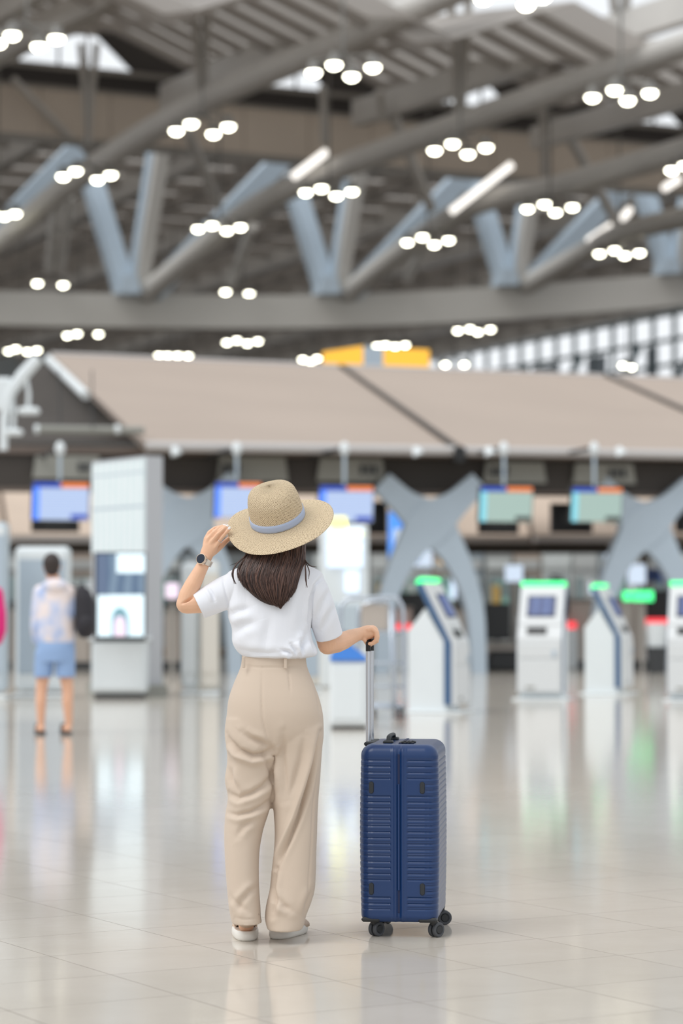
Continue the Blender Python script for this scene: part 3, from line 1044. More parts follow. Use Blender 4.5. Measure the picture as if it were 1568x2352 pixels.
shop_cols = [srgb(150, 152, 150), srgb(178, 180, 178), srgb(120, 124, 124), srgb(196, 200, 198), srgb(164, 150, 138), srgb(140, 150, 156)]
M_shop = [mat('shop_panel_%d' % i, c, .6, noise=.12, nscale=.8) for i, c in enumerate(shop_cols)]
M_shopglass = mat('shop_glass', srgb(120, 140, 140), .08, noise=.3, nscale=1.2, spec=.8)
M_teal = mat('teal_panel', srgb(140, 190, 175), .5)
M_ochre = mat('ochre_panel', srgb(196, 160, 90), .6)
M_navy = mat('navy_panel', srgb(60, 84, 140), .5)
sw = MB().box((0, 84, 2.1), (60, .6, 4.2))
single('shop_wall', sw, M_shop[2], 'dim grey shop wall far behind the check in desks', 'wall')
shops = [(-60, 60, 0, 1), (60, 140, 2, 0), (140, 230, 4, 0), (360, 420, 2, 1), (420, 520, 5, 0), (720, 760, 3, 1), (850, 905, 1, 1), (905, 990, 3, 0),
         (990, 1045, 4, 1), (1045, 1110, 5, 0), (1110, 1175, 0, 1), (1175, 1240, 4, 0), (1240, 1310, 3, 1), (1310, 1370, 1, 0), (1370, 1450, 5, 1), (1450, 1530, 0, 0), (1530, 1620, 3, 1)]
shop_words = ['far shop front at the left edge', 'far shop front behind the man with the hoodie', 'far shop front between the man and the display tower', 'far shop front right of the display tower',
              'far shop front behind the raised elbow', 'far shop front right of the woman\'s shoulder', 'far shop front behind the middle crossed column\'s left leg', 'far shop front framed by the middle crossed column',
              'far shop front under the middle crossed column\'s hub', 'far shop front behind the middle crossed column\'s right leg', 'far shop front left of the front facing kiosk',
              'far shop front directly above the front facing kiosk', 'far shop front right of the green topped kiosk', 'far shop front left of the second side facing kiosk',
              'far shop front behind the second side facing kiosk', 'far shop front framed by the right crossed column', 'far shop front cut off by the right edge']
rnd = random.Random(3)
for (x0, x1, c, var), lab in zip(shops, shop_words):
    d = 78
    p0, p1 = at(x0 + 1, 1402, d), at(x1 - 1, 1402, d)
    w = p1[0] - p0[0]
    cx = (p0[0] + p1[0]) / 2
    t = thing('shop_front', (cx, d, 0), lab + ' with panels and a lit strip', 'shop', group='shop fronts far behind the desks')
    build('body', MB().box((cx, d, 1.55), (w, 1.2, 3.1), bev=.04), M_shop[c], t)
    build('shop_window', MB().box((cx, d - .62, 1.6), (w * .7, .06, 1.3), bev=.01), M_shopglass, t)
    build('sign_strip', MB().box((cx, d - .63, 2.65), (w * .86, .08, .3), bev=.01), M_shop[3 if var else 1], t)
    mm = (M_teal, M_ochre, M_white, M_shop[1], M_shop[3])[rnd.randrange(5)]
    build('poster', MB().box((cx + w * rnd.uniform(-.2, .2), d - .68, 1.75 + rnd.uniform(-.2, .2)), (w * .3, .03, .7), bev=.005), mm, t)
    for q in range(4):
        mm = (M_teal, M_ochre, M_white, M_white, M_shop[3], M_black, M_navy, M_shop[1], M_pale_sign)[rnd.randrange(9)]
        build('goods', MB().box((cx + w * rnd.uniform(-.4, .4), d - .95, rnd.uniform(1.15, 2.3)), (w * rnd.uniform(.1, .25), .12, rnd.uniform(.15, .5)), bev=.01), mm, t)
    build('counter_front', MB().box((cx, d - .9, .5), (w * .8, .5, 1.0), bev=.03), M_shop[(c + 3) % 6], t)

def lit_panel(x0, x1, y0, y1, d, m_, lab, name='lit_panel', cat='sign', th=.12, frame=M_white, hang=True):
    c = at((x0 + x1) / 2, (y0 + y1) / 2, d)
    w, h = (x1 - x0) / FPX * d, (y1 - y0) / FPX * d
    t = thing(name, c - np.array([0, 0, h / 2]), lab, cat)
    build('case', MB().box((c[0], c[1] + th / 2 + .02, c[2]), (w * 1.04, th, h * 1.04), bev=.015), frame, t)
    build('lit_face', MB().box((c[0], c[1], c[2]), (w, .04, h), bev=.01), m_, t)
    z2 = 4.05 if hang else 0
    build('hanger' if hang else 'post', MB().tube([(c[0], c[1] + .1, c[2]), (c[0], c[1] + .1, z2)], .03, 8), M_grey, t)
    if hang and d < 59:
        build('arm', MB().bar((c[0], c[1] + .1, 3.95), (c[0], 64.0, 3.95), .06, .06), M_grey, t)
    return t
lit_panel(892, 962, 1176, 1290, 55, M_sky_sign, 'sky blue lit hanging sign seen through the left of the middle crossed column')
lit_panel(905, 960, 1215, 1262, 54.6, M_pale_sign, 'pale lit patch in front of the sky blue hanging sign')
lit_panel(944, 992, 1252, 1302, 56, M_pale_sign, 'pale blue lit sign under the hub of the middle crossed column')
lit_panel(942, 968, 1146, 1166, 52, M_sky_sign, 'small round blue light above the hub of the middle crossed column')
lit_panel(1160, 1200, 1298, 1336, 52, M_pale_sign, 'small white lit screen left above the front facing kiosk', hang=False)
lit_panel(1442, 1482, 1296, 1342, 54, M_pale_sign, 'small white lit screen inside the right crossed column', hang=False)
lit_panel(1388, 1412, 1272, 1294, 60, M_pale_sign, 'tiny white light left of the right crossed column')
lit_panel(1484, 1514, 1306, 1336, 56, M_navy, 'navy panel inside the right crossed column', hang=False)
lit_panel(1524, 1568, 1306, 1332, 57, M_navy, 'navy panel at the right edge under the crossed column', hang=False)
lit_panel(1008, 1028, 1272, 1296, 58, M_yellow, 'small amber sign under the middle crossed column')

# ------------------------------------------------------------------ check-in desks with black screens, belts and red strips
def desk(x0, x1, yt, d, lab, mon=None, red=None, belt=False):
    p0, p1 = at(x0, 1402, d), at(x1, 1402, d)
    zt = at(x0, yt, d)[2]
    w = p1[0] - p0[0]
    cx = (p0[0] + p1[0]) / 2
    t = thing('check_in_desk', (cx, d, 0), lab, 'desk', group='check in desks')
    build('body', MB().box((cx, d, zt / 2), (w - .1, .9, zt), bev=.03), M_counter, t)
    build('kick_plate', MB().box((cx, d - .46, .08), (w * .98, .03, .16)), M_darkgrey, t)
    build('worktop', MB().box((cx, d - .03, zt + .02), (w - .04, .98, .05), bev=.01), M_grey, t)
    if mon:
        (m0, m1, my0, my1) = mon
        a, b = at(m0, my0, d - .2), at(m1, my1, d - .2)
        c = (a + b) / 2
        s = build('monitor', MB().box(c, (abs(b[0] - a[0]), .07, abs(b[2] - a[2])), bev=.02), M_black, t)
        build('monitor_stand', MB().tube([(c[0], c[1] + .05, b[2]), (c[0], c[1] + .05, zt)], .04, 8), M_darkgrey, t)
    if red:
        (r0, r1, ry0, ry1) = red
        a, b = at(r0, ry0, d - .75), at(r1, ry1, d - .75)
        build('red_strip', MB().box((a + b) / 2, (abs(b[0] - a[0]), .06, abs(b[2] - a[2])), bev=.01), M_red, t)
        z0 = b[2]
        build('scale_cabinet', MB().box(((a[0] + b[0]) / 2, d - .68, z0 / 2), (abs(b[0] - a[0]) * 1.15, .35, z0), bev=.03), M_white, t)
    if belt:
        build('belt_housing', MB().box((cx + w * .1, d - .9, .2), (w * .95, .8, .4), bev=.05), M_black, t)
desk(376, 424, 1400, 49, 'check in desk with a dark front right of the display tower', mon=(378, 420, 1378, 1402))
desk(800, 890, 1395, 48, 'check in desk behind the luggage trolley')
desk(892, 950, 1398, 48, 'check in desk with a black screen left of the nearest kiosk', mon=(905, 980, 1362, 1430), red=(888, 945, 1433, 1446))
desk(1035, 1100, 1400, 48.5, 'check in desk between the nearest kiosk and the crossed column leg', mon=(1042, 1084, 1385, 1440))
desk(1104, 1186, 1478, 48.5, 'low check in desk with a black belt left of the front facing kiosk', mon=(1112, 1172, 1386, 1470), belt=True)
desk(1190, 1290, 1400, 49.5, 'check in desk hidden behind the front facing kiosk', mon=(1296, 1306, 1362, 1408))
desk(1292, 1362, 1380, 50, 'check in desk with a red strip between the two kiosks', red=(1297, 1323, 1428, 1444))
desk(1372, 1400, 1398, 50, 'narrow check in desk behind the second side facing kiosk', mon=(1365, 1390, 1378, 1400))
desk(1402, 1482, 1376, 50, 'check in desk right of the second side facing kiosk')
desk(1486, 1580, 1432, 50.5, 'check in desk with a red strip at the right edge', mon=(1482, 1536, 1356, 1432), red=(1480, 1534, 1420, 1440))
desk(10, 34, 1396, 49, 'narrow check in desk in the gap at the left edge', mon=(18, 36, 1380, 1402))
desk(162, 218, 1420, 49, 'dark check in desk between the man and the display tower')

# wrapped things waiting at the desks
wk = thing('waste_bin', at(1508, 1545, 46) * [1, 1, 0], 'dark bin with a white insert left of the right edge kiosk', 'bin')
c = at(1508, 1545, 46)
build('insert', MB().tube([(c[0], c[1], .45), (c[0], c[1], .95)], [.15, .2], 14), M_white, wk, R(50))
build('tub', MB().tube([(c[0], c[1], 0), (c[0], c[1], .5)], [.17, .2], 14), M_darkgrey, wk, R(50))

# ------------------------------------------------------------------ self check-in kiosks
M_kwhite = mat('kiosk_white', srgb(214, 217, 218), .4)
def make_kiosk():
    t = thing('check_in_kiosk', (0, 0, 0), 'kiosk', 'kiosk', group='self check in kiosks')
    W = .62
    # white rear body: a pentagon in side view
    prof = [(.30, .0), (.30, .95), (.10, 1.21), (-.13, .83), (-.15, .0)]
    build('body', MB().prism([(-W / 2 + .02, y, z) for y, z in prof], (W - .04, 0, 0)), M_white, t, world=False)
    build('base_plate', MB().box((0, .02, .012), (W + .1, .72, .024), bev=.01), M_white, t, world=False)
    # leaning front slab
    def slab(y0, y1):
        return [(-.15 + y0, .10), (-.15 + y0, .85), (.19 + y0 * .9, 1.50 + y0 * -.1), (.19 + y1 * .9, 1.50 + y1 * -.1), (-.15 + y1, (.82 if y1 < 0 else .85)), (-.15 + y1, .10)]
    build('front_slab', MB().prism([(-W / 2 + .012, y, z) for y, z in slab(0, -.12)], (W - .024, 0, 0)), M_kwhite, t, world=False)
    for s in (-1, 1):
        x = s * (W / 2) - (.012 if s > 0 else 0)
        build('blue_edge', MB().prism([(x, y, z) for y, z in slab(.015, -.07)], (.012, 0, 0)), M_kblue, t, world=False)
    # frame of the leaning face
    a, b = np.array([0, -.27, .82]), np.array([0, .082, 1.512])
    dz = nrm(b - a)
    nn = np.array([0, -dz[2], dz[1]])
    def on_face(name, u, v0, v1, w, th, m_, parent=t, off=.0):
        L = np.linalg.norm(b - a)
        p0, p1 = a + dz * L * v0 + nn * off + np.array([u, 0, 0]), a + dz * L * v1 + nn * off + np.array([u, 0, 0])
        return build(name, MB().bar(p0, p1, w, th, up=nn), m_, parent, world=False)
    on_face('screen_bezel', 0, .26, .98, W - .06, .03, M_kwhite)
    sc = on_face('touch_screen', 0, .40, .80, .38, .03, M_black, off=.012)
    on_face('display', 0, .425, .775, .35, .01, M_scr_kiosk, parent=sc, off=.03)
    on_face('card_slot', -.04, .08, .2, .26, .03, M_black, off=.008)
    build('printer_door', MB().box((0, -.275, .66), (W - .06, .02, .2), bev=.008), M_kwhite, t, world=False)
    build('lower_door', MB().box((0, -.275, .33), (W - .06, .02, .42), bev=.008), M_kwhite, t, world=False)
    build('card_reader', MB().box((.2, -.29, .62), (.05, .02, .09), bev=.006), M_pale_steel, t, world=False)
    build('maker_plate', MB().box((-.12, -.288, .17), (.12, .006, .03)), M_sign, t, world=False)
    # green lamp on the top
    L = np.linalg.norm(b - a)
    g = MB()
    top = a + dz * L
    ring = []
    for k in range(9):
        an = math.pi * k / 8
        ring.append((math.cos(an) * .085, math.sin(an) * .07))
    vs = []
    for x in (-W / 2 + .01, W / 2 - .01):
        vs.append([top + np.array([x, 0, 0]) + np.array([0, .05, -.005]) + np.array([0, dz[2] * q * .9, -dz[1] * q * .9]) + dz * r for q, r in ring])
    g.prism(vs[0], vs[1][0] - vs[0][0])
    build('green_lamp', g, M_green, t, world=False)
    return t
kproto = make_kiosk()
def place_kiosk(first, px, py, rz, lab, sc=1.0):
    t = kproto if first else copy_tree(kproto)
    p = atz(px, py, 0)
    t.location = Vector(p)
    t.rotation_euler = (0, 0, rz)
    t['label'] = lab
    return t
place_kiosk(True, 1010, 1636, R(72), 'nearest white kiosk turned sideways with a blue edge, right of the suitcase handle')
place_kiosk(False, 1246, 1607, R(-14), 'front facing white kiosk with a green top and blue screen')
place_kiosk(False, 1400, 1594, R(72), 'further white kiosk turned sideways, right of the front facing kiosk')
place_kiosk(False, 1590, 1610, R(-14), 'front facing white kiosk cut off by the right edge')
lit_panel(1452, 1500, 1357, 1381, 44, M_green, 'wide green lit strip left of the right edge kiosk', hang=False, frame=M_black)
lit_panel(1430, 1450, 1358, 1380, 43, M_green, 'small round green light beside the wide green strip', hang=False, frame=M_black)

# ------------------------------------------------------------------ lit display tower, panel stands
D0 = np.array([(335 - 784) / FPX * 33.4, 33.4, 0])
dfd = nrm(np.array([-.925, 1.42, 0]))       # along the screen face, away to the left
dsd = np.array([-dfd[1], dfd[0], 0]) * -1    # along the narrow side
dsd = np.array([.84, .55, 0])
TW, TD, THt = 1.62, .26, 3.33
tw = thing('display_tower', D0 + dfd * TW / 2, 'tall grey tower with a bright lit screen face left of the woman', 'display')
def tbox(name, u0, u1, z0, z1, off0, off1, m_, parent=tw):
    p = [D0 + dfd * u + dsd * o + np.array([0, 0, z]) for z in (z0, z1) for u, o in ((u0, off0), (u1, off0), (u1, off1), (u0, off1))]
    return build(name, MB().add(p, [(3, 2, 1, 0), (4, 5, 6, 7), (0, 1, 5, 4), (1, 2, 6, 5), (2, 3, 7, 6), (3, 0, 4, 7)]), m_, parent)
M_tower = mat('tower_grey', srgb(186, 188, 192), .5)
tbox('pillar', 0, TW, 0.0, THt, 0, TD, M_tower)
tbox('plinth', -.06, TW + .06, 0, .16, -.04, TD + .06, M_sign)
lf = tbox('lit_face', .03, TW - .02, 2.0, THt - .04, -.02, .0, M_scr_bright)
tbox('face_joint', .03, TW - .02, 2.62, 2.65, -.026, -.02, M_pale_steel, lf)
tbox('face_joint', .03, TW - .02, 3.1, 3.12, -.026, -.02, M_pale_steel, lf)
tbox('lit_face', .03, .95, 1.56, 2.0, -.02, 0, M_scr_bright)
dsp = thing('poster_display', at(278, 1470, 32.3) * [1, 1, 0], 'black framed display with a skyline and an arch picture in front of the tower', 'display')
M_poster = mat('poster_tower', srgb(82, 96, 118), .4, emit=srgb(96, 112, 140), es=.4)
def ppanel(name, x0, x1, y0, y1, d, th, m_, parent=dsp):
    a, b = at(x0, y0, d), at(x1, y1, d)
    return build(name, MB().box(((a[0] + b[0]) / 2, d + th / 2, (a[2] + b[2]) / 2), (abs(b[0] - a[0]), th, abs(a[2] - b[2])), bev=.006), m_, parent)
ppanel('frame', 217, 334, 1268, 1473, 32.3, .09, M_black)
ppanel('skyline_picture', 222, 332, 1272, 1364, 32.27, .03, M_scr_land)
ppanel('picture_glow', 268, 332, 1272, 1316, 32.24, .03, M_scr_arch_bg)
ppanel('dark_picture_band', 222, 246, 1272, 1364, 32.24, .03, M_poster)
ar = ppanel('arch_picture', 224, 330, 1366, 1462, 32.27, .03, M_scr_arch_bg)
def arch(x, yb, w, h, d, m_, name):
    pts = [at(x - w / 2, yb, d)]
    for k in range(11):
        an = math.pi * (1 - k / 10)
        pts.append(at(x + math.cos(an) * w / 2, yb - h * .45 - math.sin(an) ** .8 * h * .55, d))
    pts.append(at(x + w / 2, yb, d))
    build(name, MB().prism(pts, (0, .02, 0)), m_, ar)
arch(275, 1461, 38, 66, 32.24, M_scr_arch, 'arch')
arch(275, 1461, 27, 46, 32.22, M_scr_pink, 'arch_opening')
ca = thing('white_cabinet', atz(276, 1602, 0), 'white cabinet under the poster display', 'cabinet')
c = atz(276, 1602, 0)
build('body', MB().box((c[0], c[1], .43), (.74, .55, .72), bev=.03), M_white, ca)
build('top', MB().box((c[0], c[1], .80), (.82, .6, .05), bev=.015), M_white, ca)
build('door', MB().box((c[0], c[1] - .285, .43), (.66, .02, .62), bev=.006), M_white, ca)
build('foot', MB().box((c[0], c[1], .035), (.66, .45, .07)), M_darkgrey, ca)

def stand(x0, x1, yt, yb, lab, m_=M_white, grp=None, th=.3, face=M_pale_steel):
    c = atz((x0 + x1) / 2, yb, 0)
    w = (x1 - x0) / FPX * c[1]
    h = at(x0, yt, c[1])[2]
    t = thing('panel_stand', c, lab, 'panel', group=grp)
    build('panel', MB().box((c[0], c[1], h / 2 + .05), (w, th, h - .1), bev=.05), m_, t)
    build('foot_plate', MB().box((c[0], c[1], .03), (w * 1.06, th * 1.5, .06), bev=.02), M_white, t)
    build('face', MB().box((c[0], c[1] - th / 2 - .005, h / 2 + .1), (w * .86, .02, h * .78), bev=.01), face, t)
    build('top_band', MB().box((c[0], c[1] - th / 2 - .008, h - .12), (w * .9, .02, .12), bev=.008), M_white, t)
M_panelblue = mat('pale_panel', srgb(188, 200, 208), .45)
stand(36, 160, 1256, 1602, 'wide pale panel stand right behind the man with the hoodie', M_white)
stand(-60, 17, 1200, 1606, 'grey blue panel cut off by the left edge', M_panelblue)
stand(416, 456, 1292, 1596, 'left of two narrow white panels under the raised elbow', M_white, 'pair of narrow white panels', face=M_white)
stand(461, 502, 1288, 1597, 'right of two narrow white panels, beside the white shirt', M_cream, 'pair of narrow white panels', face=M_cream)
lit_panel(380, 410, 1340, 1374, 40, M_scr_pink, 'round pinkish lamp left of the raised elbow', 'ball_lamp', 'lamp', hang=False)
# white vending cabinet with yellow lit posters right of the hat
vc = atz(790, 1580, 0)
ve = thing('vending_cabinet', vc, 'white cabinet with yellow and white lit posters right of the hat', 'cabinet')
h = at(790, 1205, vc[1])[2]
build('body', MB().box((vc[0], vc[1] + .3, h / 2), (.76, .6, h), bev=.04), M_white, ve)
def vpan(x0, x1, y0, y1, m_, name='lit_poster'):
    a, b = at(x0, y0, vc[1] - .03), at(x1, y1, vc[1] - .03)
    build(name, MB().box((a + b) / 2, (abs(b[0] - a[0]), .03, abs(a[2] - b[2])), bev=.006), m_, ve)
vpan(752, 832, 1212, 1302, M_pale_sign)
vpan(758, 796, 1186, 1212, M_yel_sign)
vpan(758, 796, 1200, 1222, M_yel_sign)
vpan(806, 832, 1222, 1232, M_yel_sign)
vpan(756, 830, 1254, 1260, M_yel_sign)
vpan(792, 824, 1312, 1360, M_pale_sign)
vpan(744, 836, 1390, 1480, M_panelblue, 'delivery_flap')
stand(690, 735, 1400, 1590, 'low cream post showing between the elbow and the trousers', M_cream)

# ------------------------------------------------------------------ white bin with a blue hood
bc = atz(801, 1674, 0)
bn = thing('recycling_bin', bc, 'white recycling bin with a blue sloping hood behind the suitcase handle', 'bin')
k = bc[1] / FPX
bw = 88 * k
build('body', MB().box((bc[0], bc[1] + .18, .36), (bw, .4, .66), bev=.03), M_white, bn)
build('foot', MB().box((bc[0], bc[1] + .18, .02), (bw * .9, .34, .04)), M_darkgrey, bn)
build('door', MB().box((bc[0] - bw * .04, bc[1] - .025, .36), (bw * .78, .015, .52), bev=.005), M_white, bn)
zt = .69
hx = bw / 2 * 1.02
build('hood', MB().prism([(bc[0] - hx, bc[1] - .04, zt), (bc[0] + hx, bc[1] - .04, zt), (bc[0] + hx * .9, bc[1] - .04, zt + .03), (bc[0] - hx * .12, bc[1] - .04, zt + .19), (bc[0] - hx * .55, bc[1] - .04, zt + .19), (bc[0] - hx * .9, bc[1] - .04, zt + .06)], (0, .44, 0)), M_bluebin, bn)
build('hood_ridge', MB().box((bc[0] - hx * .34, bc[1] + .18, zt + .195), (hx * .5, .42, .02), bev=.006), M_bluebin, bn)

# ------------------------------------------------------------------ luggage trolley
tc_ = atz(862, 1652, 0)
tr = thing('luggage_trolley', tc_, 'chrome tube luggage trolley behind the suitcase handle', 'trolley')
ty = tc_[1]
k = ty / FPX
def tp(px, py, dy=0.0):
    return at(px, py, ty + dy)
for dy, x0, x1, yt in ((0, 784, 930, 1376), (.14, 826, 908, 1384)):
    arc = [tp(x0, 1645, dy), tp(x0 - 2, 1420, dy), tp(x0 + 4, yt + 12, dy), tp(x0 + 22, yt, dy), tp(x1 - 32, yt - 4, dy), tp(x1 - 14, yt + 4, dy), tp(x1 - 6, yt + 24, dy), tp(x1 - 4, 1440, dy), tp(x1, 1652, dy)]
    build('frame_tube', MB().tube(spline(arc, 36), .022, 8), M_chrome, tr, True)
for y, dy in ((1452, .02), (1522, .02), (1576, .02), (1625, .02)):
    build('cross_tube', MB().tube([tp(786, y, dy), tp(924, y + 1, dy)], .016, 8), M_chrome, tr, True)
build('upright', MB().tube([tp(897, 1392, .02), tp(904, 1650, .02)], .02, 8), M_chrome, tr, True)
build('sign_board', MB().box(tp(860, 1418, .06), (.3, .02, .29), bev=.008), M_counter, tr)
for s in (-1, 1):
    build('base_rail', MB().tube([tc_ + np.array([s * .27, 0, .14]), tc_ + np.array([s * .24, .85, .11])], .02, 8), M_chrome, tr, True)
for k2 in range(4):
    build('base_slat', MB().tube([tc_ + np.array([-.26, .12 + k2 * .2, .14]), tc_ + np.array([.26, .12 + k2 * .2, .14])], .012, 8), M_chrome, tr, True)
for (sx, sy) in ((-.27, .02), (.27, .02), (0, .82)):
    build('wheel', MB().tube([tc_ + np.array([sx - .02, sy, .065]), tc_ + np.array([sx + .02, sy, .065])], .065, 14), M_black, tr, R(50))
    build('caster_fork', MB().box(tc_ + np.array([sx, sy, .12]), (.06, .04, .08), bev=.01), M_chrome, tr)
# ------------------------------------------------------------------ the woman
D0 = 8.78
KX = D0 / FPX
def W(px, py, dy=0.0):
    return at(px, py, D0 + dy)

def ringE(y, xl, xr, dyc, hd, n=56, e=2.3, D=D0):
    c = at((xl + xr) / 2, y, D + dyc)
    hw = (xr - xl) / 2 * (D + dyc) / FPX
    out = []
    for k in range(n):
        a = 2 * math.pi * k / n
        ca, sa = math.cos(a), math.sin(a)
        out.append((c[0] + hw * math.copysign(abs(ca) ** (2 / e), ca), c[1] + hd * math.copysign(abs(sa) ** (2 / e), sa), c[2]))
    return out

def resample(rows, step):
    """linear-smooth fill between hand-measured rows (y first)"""
    n = max(2, int((rows[-1][0] - rows[0][0]) / step))
    rows = [tuple(float(c) for c in r) for r in rows]
    ys = np.linspace(rows[0][0], rows[-1][0], n)
    src = np.array(rows)
    sp = np.array(spline(rows, n * 4))
    out = []
    for y in ys:
        i = np.searchsorted(src[:, 0], y, side='right') - 1
        i = min(max(i, 0), len(src) - 2)
        t = (y - src[i, 0]) / (src[i + 1, 0] - src[i, 0])
        P = [src[max(i - 1, 0)], src[i], src[i + 1], src[min(i + 2, len(src) - 1)]]
        a, b, c, d = P
        m0, m1 = (c - a) / max(c[0] - a[0], 1e-6) * (c[0] - b[0]), (d - b) / max(d[0] - b[0], 1e-6) * (c[0] - b[0])
        t2, t3 = t * t, t ** 3
        v = (2 * t3 - 3 * t2 + 1) * b + (t3 - 2 * t2 + t) * m0 + (-2 * t3 + 3 * t2) * c + (t3 - t2) * m1
        out.append((y,) + tuple(v[1:]))
    return out

def crease(me, folds, gain=1.0):
    """press fold lines (given where they run on the garment) into the cloth"""
    co, no = get_co(me), get_no(me)
    X, Y = project(co)
    disp = np.zeros(len(co))
    face = np.clip(-no[:, 1] * 2.2, 0, 1)
    for poly, amp, w, ridge in folds:
        d, s, p = poly_dist(X, Y, poly)
        fade = np.sin(np.clip(p, .03, .97) * math.pi) ** .6
        val = np.exp(-(d / w) ** 2)
        rd = np.exp(-((d - 1.7 * w) / (1.3 * w)) ** 2) * np.where(s * ridge > 0, 1.0, .25)
        disp += gain * fade * amp * (-val + .75 * rd * (1 if ridge else 0))
    co += no * (disp * face)[:, None]
    set_co(me, co)

def skin_mat():
    m = mat('skin', srgb(230, 184, 152), .5, noise=.04, nscale=18)
    b = m.node_tree.nodes['Principled BSDF']
    b.inputs['Subsurface Weight'].default_value = .12
    b.inputs['Subsurface Radius'].default_value = (.012, .005, .003)
    return m
M_skin = skin_mat()
def cloth(name, col, wscale, bump, rough=.85, noise=.03):
    m = mat(name, col, rough, spec=.2)
    nt = m.node_tree
    b = nt.nodes['Principled BSDF']
    tc = nt.nodes.new('ShaderNodeTexCoord')
    w1 = nt.nodes.new('ShaderNodeTexNoise')
    w1.inputs['Scale'].default_value = wscale
    nt.links.new(tc.outputs['Object'], w1.inputs['Vector'])
    bp = nt.nodes.new('ShaderNodeBump')
    bp.inputs['Strength'].default_value = bump
    bp.inputs['Distance'].default_value = .002
    nt.links.new(w1.outputs['Fac'], bp.inputs['Height'])
    nt.links.new(bp.outputs['Normal'], b.inputs['Normal'])
    b.inputs['Sheen Weight'].default_value = .15
    return m
M_shirt = cloth('white_cotton', srgb(230, 232, 238), 400, .12)
M_trouser = cloth('beige_twill', srgb(203, 186, 169), 600, .15)
M_sole = mat('white_rubber', srgb(232, 228, 220), .5)
M_strap = mat('beige_leather', srgb(206, 182, 160), .55)
M_nail = mat('nail_polish', srgb(250, 248, 248), .2)
M_silver = mat('silver', srgb(210, 205, 200), .25, metal=.9)
M_gold = mat('watch_case', srgb(222, 200, 178), .3, metal=.6)
M_dial = mat('watch_dial', srgb(24, 34, 50), .15)
M_band = mat('watch_strap', srgb(222, 212, 200), .6)

wm = thing('person', atz(610, 2150, 0), 'woman seen from behind in a straw hat, white shirt and beige trousers, raising one hand', 'person')

# --- body, one continuous surface
bd = MB()
HO = W(638, 1192, 0)                        # centre of the hat's crown base
hat_M = Matrix.Rotation(R(-14), 3, 'Y') @ Matrix.Rotation(R(30), 3, 'X')
ax = np.array(hat_M @ Vector((0, 0, 1)))
hc = HO - ax * .045 + np.array([0, .012, -.010])
bd.ball(hc, (.074, .088, .105), 24, 16, M=hat_M)
fwd = np.array(hat_M @ Vector((0, 1, 0)))
up_ = np.array(hat_M @ Vector((0, 0, 1)))
sid = np.array(hat_M @ Vector((1, 0, 0)))
bd.ball(hc + fwd * .03 - up_ * .075, (.05, .052, .05), 16, 10)             # jaw
bd.tube([hc + fwd * .085 + up_ * .005, hc + fwd * .104 - up_ * .028, hc + fwd * .092 - up_ * .038], [.006, .011, .008], 10, caps='round')   # nose
for s in (-1, 1):
    bd.ball(hc + sid * s * .076 - up_ * .015, (.008, .02, .03), 10, 8, M=hat_M)   # ears
bd.ball(hc + fwd * .082 - up_ * .062, (.022, .008, .008), 10, 6)           # lips
bd.tube([W(640, 1262, .012), W(640, 1292, .005), W(636, 1312, 0)], [.05, .05, .062], 16, caps='round')
bd.loft([ringE(*r) for r in resample([(1300, 575, 700, 0, .06), (1312, 552, 712, 0, .068), (1335, 540, 716, 0, .085), (1380, 540, 706, 0, .098), (1450, 556, 698, 0, .09), (1500, 562, 694, 0, .085), (1560, 550, 704, 0, .095), (1640, 540, 722, 0, .11), (1700, 548, 710, 0, .095)], 12)])
for (a, b, c, d) in (((578, 1660, -.005), (570, 1800, -.01), (563, 1880, -.02), (563, 2090, -.055)), ((680, 1660, 0), (672, 1800, 0), (668, 1880, -.01), (654, 2100, -.03))):
    bd.tube([W(*a), W(*b), W(*c), W((c[0] + d[0]) / 2, (c[1] + d[1]) / 2 - 20, (c[2] + d[2]) / 2 - .008), W(*d)], [.066, .052, .040, .038, .029], 16, caps='round')
# feet inside the sandals
lf_d, rf_d = nrm(np.array([-.08, 1, 0])), nrm(np.array([.36, .93, 0]))
lh = atz(564, 2163, 0) + np.array([0, .055, 0])
rh = atz(630, 2158, 0) + np.array([.02, .045, 0])
for h_, fd, ank in ((lh, lf_d, W(565, 2090, -.055)), (rh, rf_d, W(654, 2098, -.03))):
    bd.tube([ank, h_ + np.array([0, .01, .075]), h_ + np.array([0, 0, .055])], [.03, .03, .03], 14, caps='round')
    bd.tube([h_ + np.array([0, 0, .055]), h_ + fd * .06 + np.array([0, 0, .065]), h_ + fd * .13 + np.array([0, 0, .05]), h_ + fd * .185 + np.array([0, 0, .042])], [.029, .03, .03, .018], 14, caps='round')
# raised left arm
el = W(427, 1387, -.005)
bd.tube([W(556, 1356, 0), W(512, 1367, -.003), W(470, 1383, -.01), el], [.040, .042, .040, .036], 18, caps='round')
bd.tube([el, W(431, 1366, -.008), W(443, 1342, -.012), W(456, 1317, -.014), W(466, 1298, -.014), W(471, 1284, -.014)], [.035, .032, .030, .0255, .0225, .0215], 18, caps='round')
bd.tube([W(470, 1288, -.014), W(475, 1272, -.014), W(482, 1257, -.014), W(487, 1246, -.014)], [.0215, .025, .0275, .0265], 18, flat=[.8, .62, .52, .48], ref=(0, 1, 0), caps='round')
def finger(pts, r0, r1):
    n = len(pts)
    bd.tube(pts, [r0 + (r1 - r0) * i / (n - 1) for i in range(n)], 12, caps='round')
finger([W(488, 1262, -.016), W(497, 1251.5, -.018), W(507.5, 1236, -.024), W(518, 1223, -.026), W(525.5, 1215, -.022)], .0100, .0073)
finger([W(480, 1256, -.016), W(486, 1243.5, -.021), W(499, 1227, -.028), W(512, 1215, -.027), W(520, 1210, -.021)], .0102, .0074)
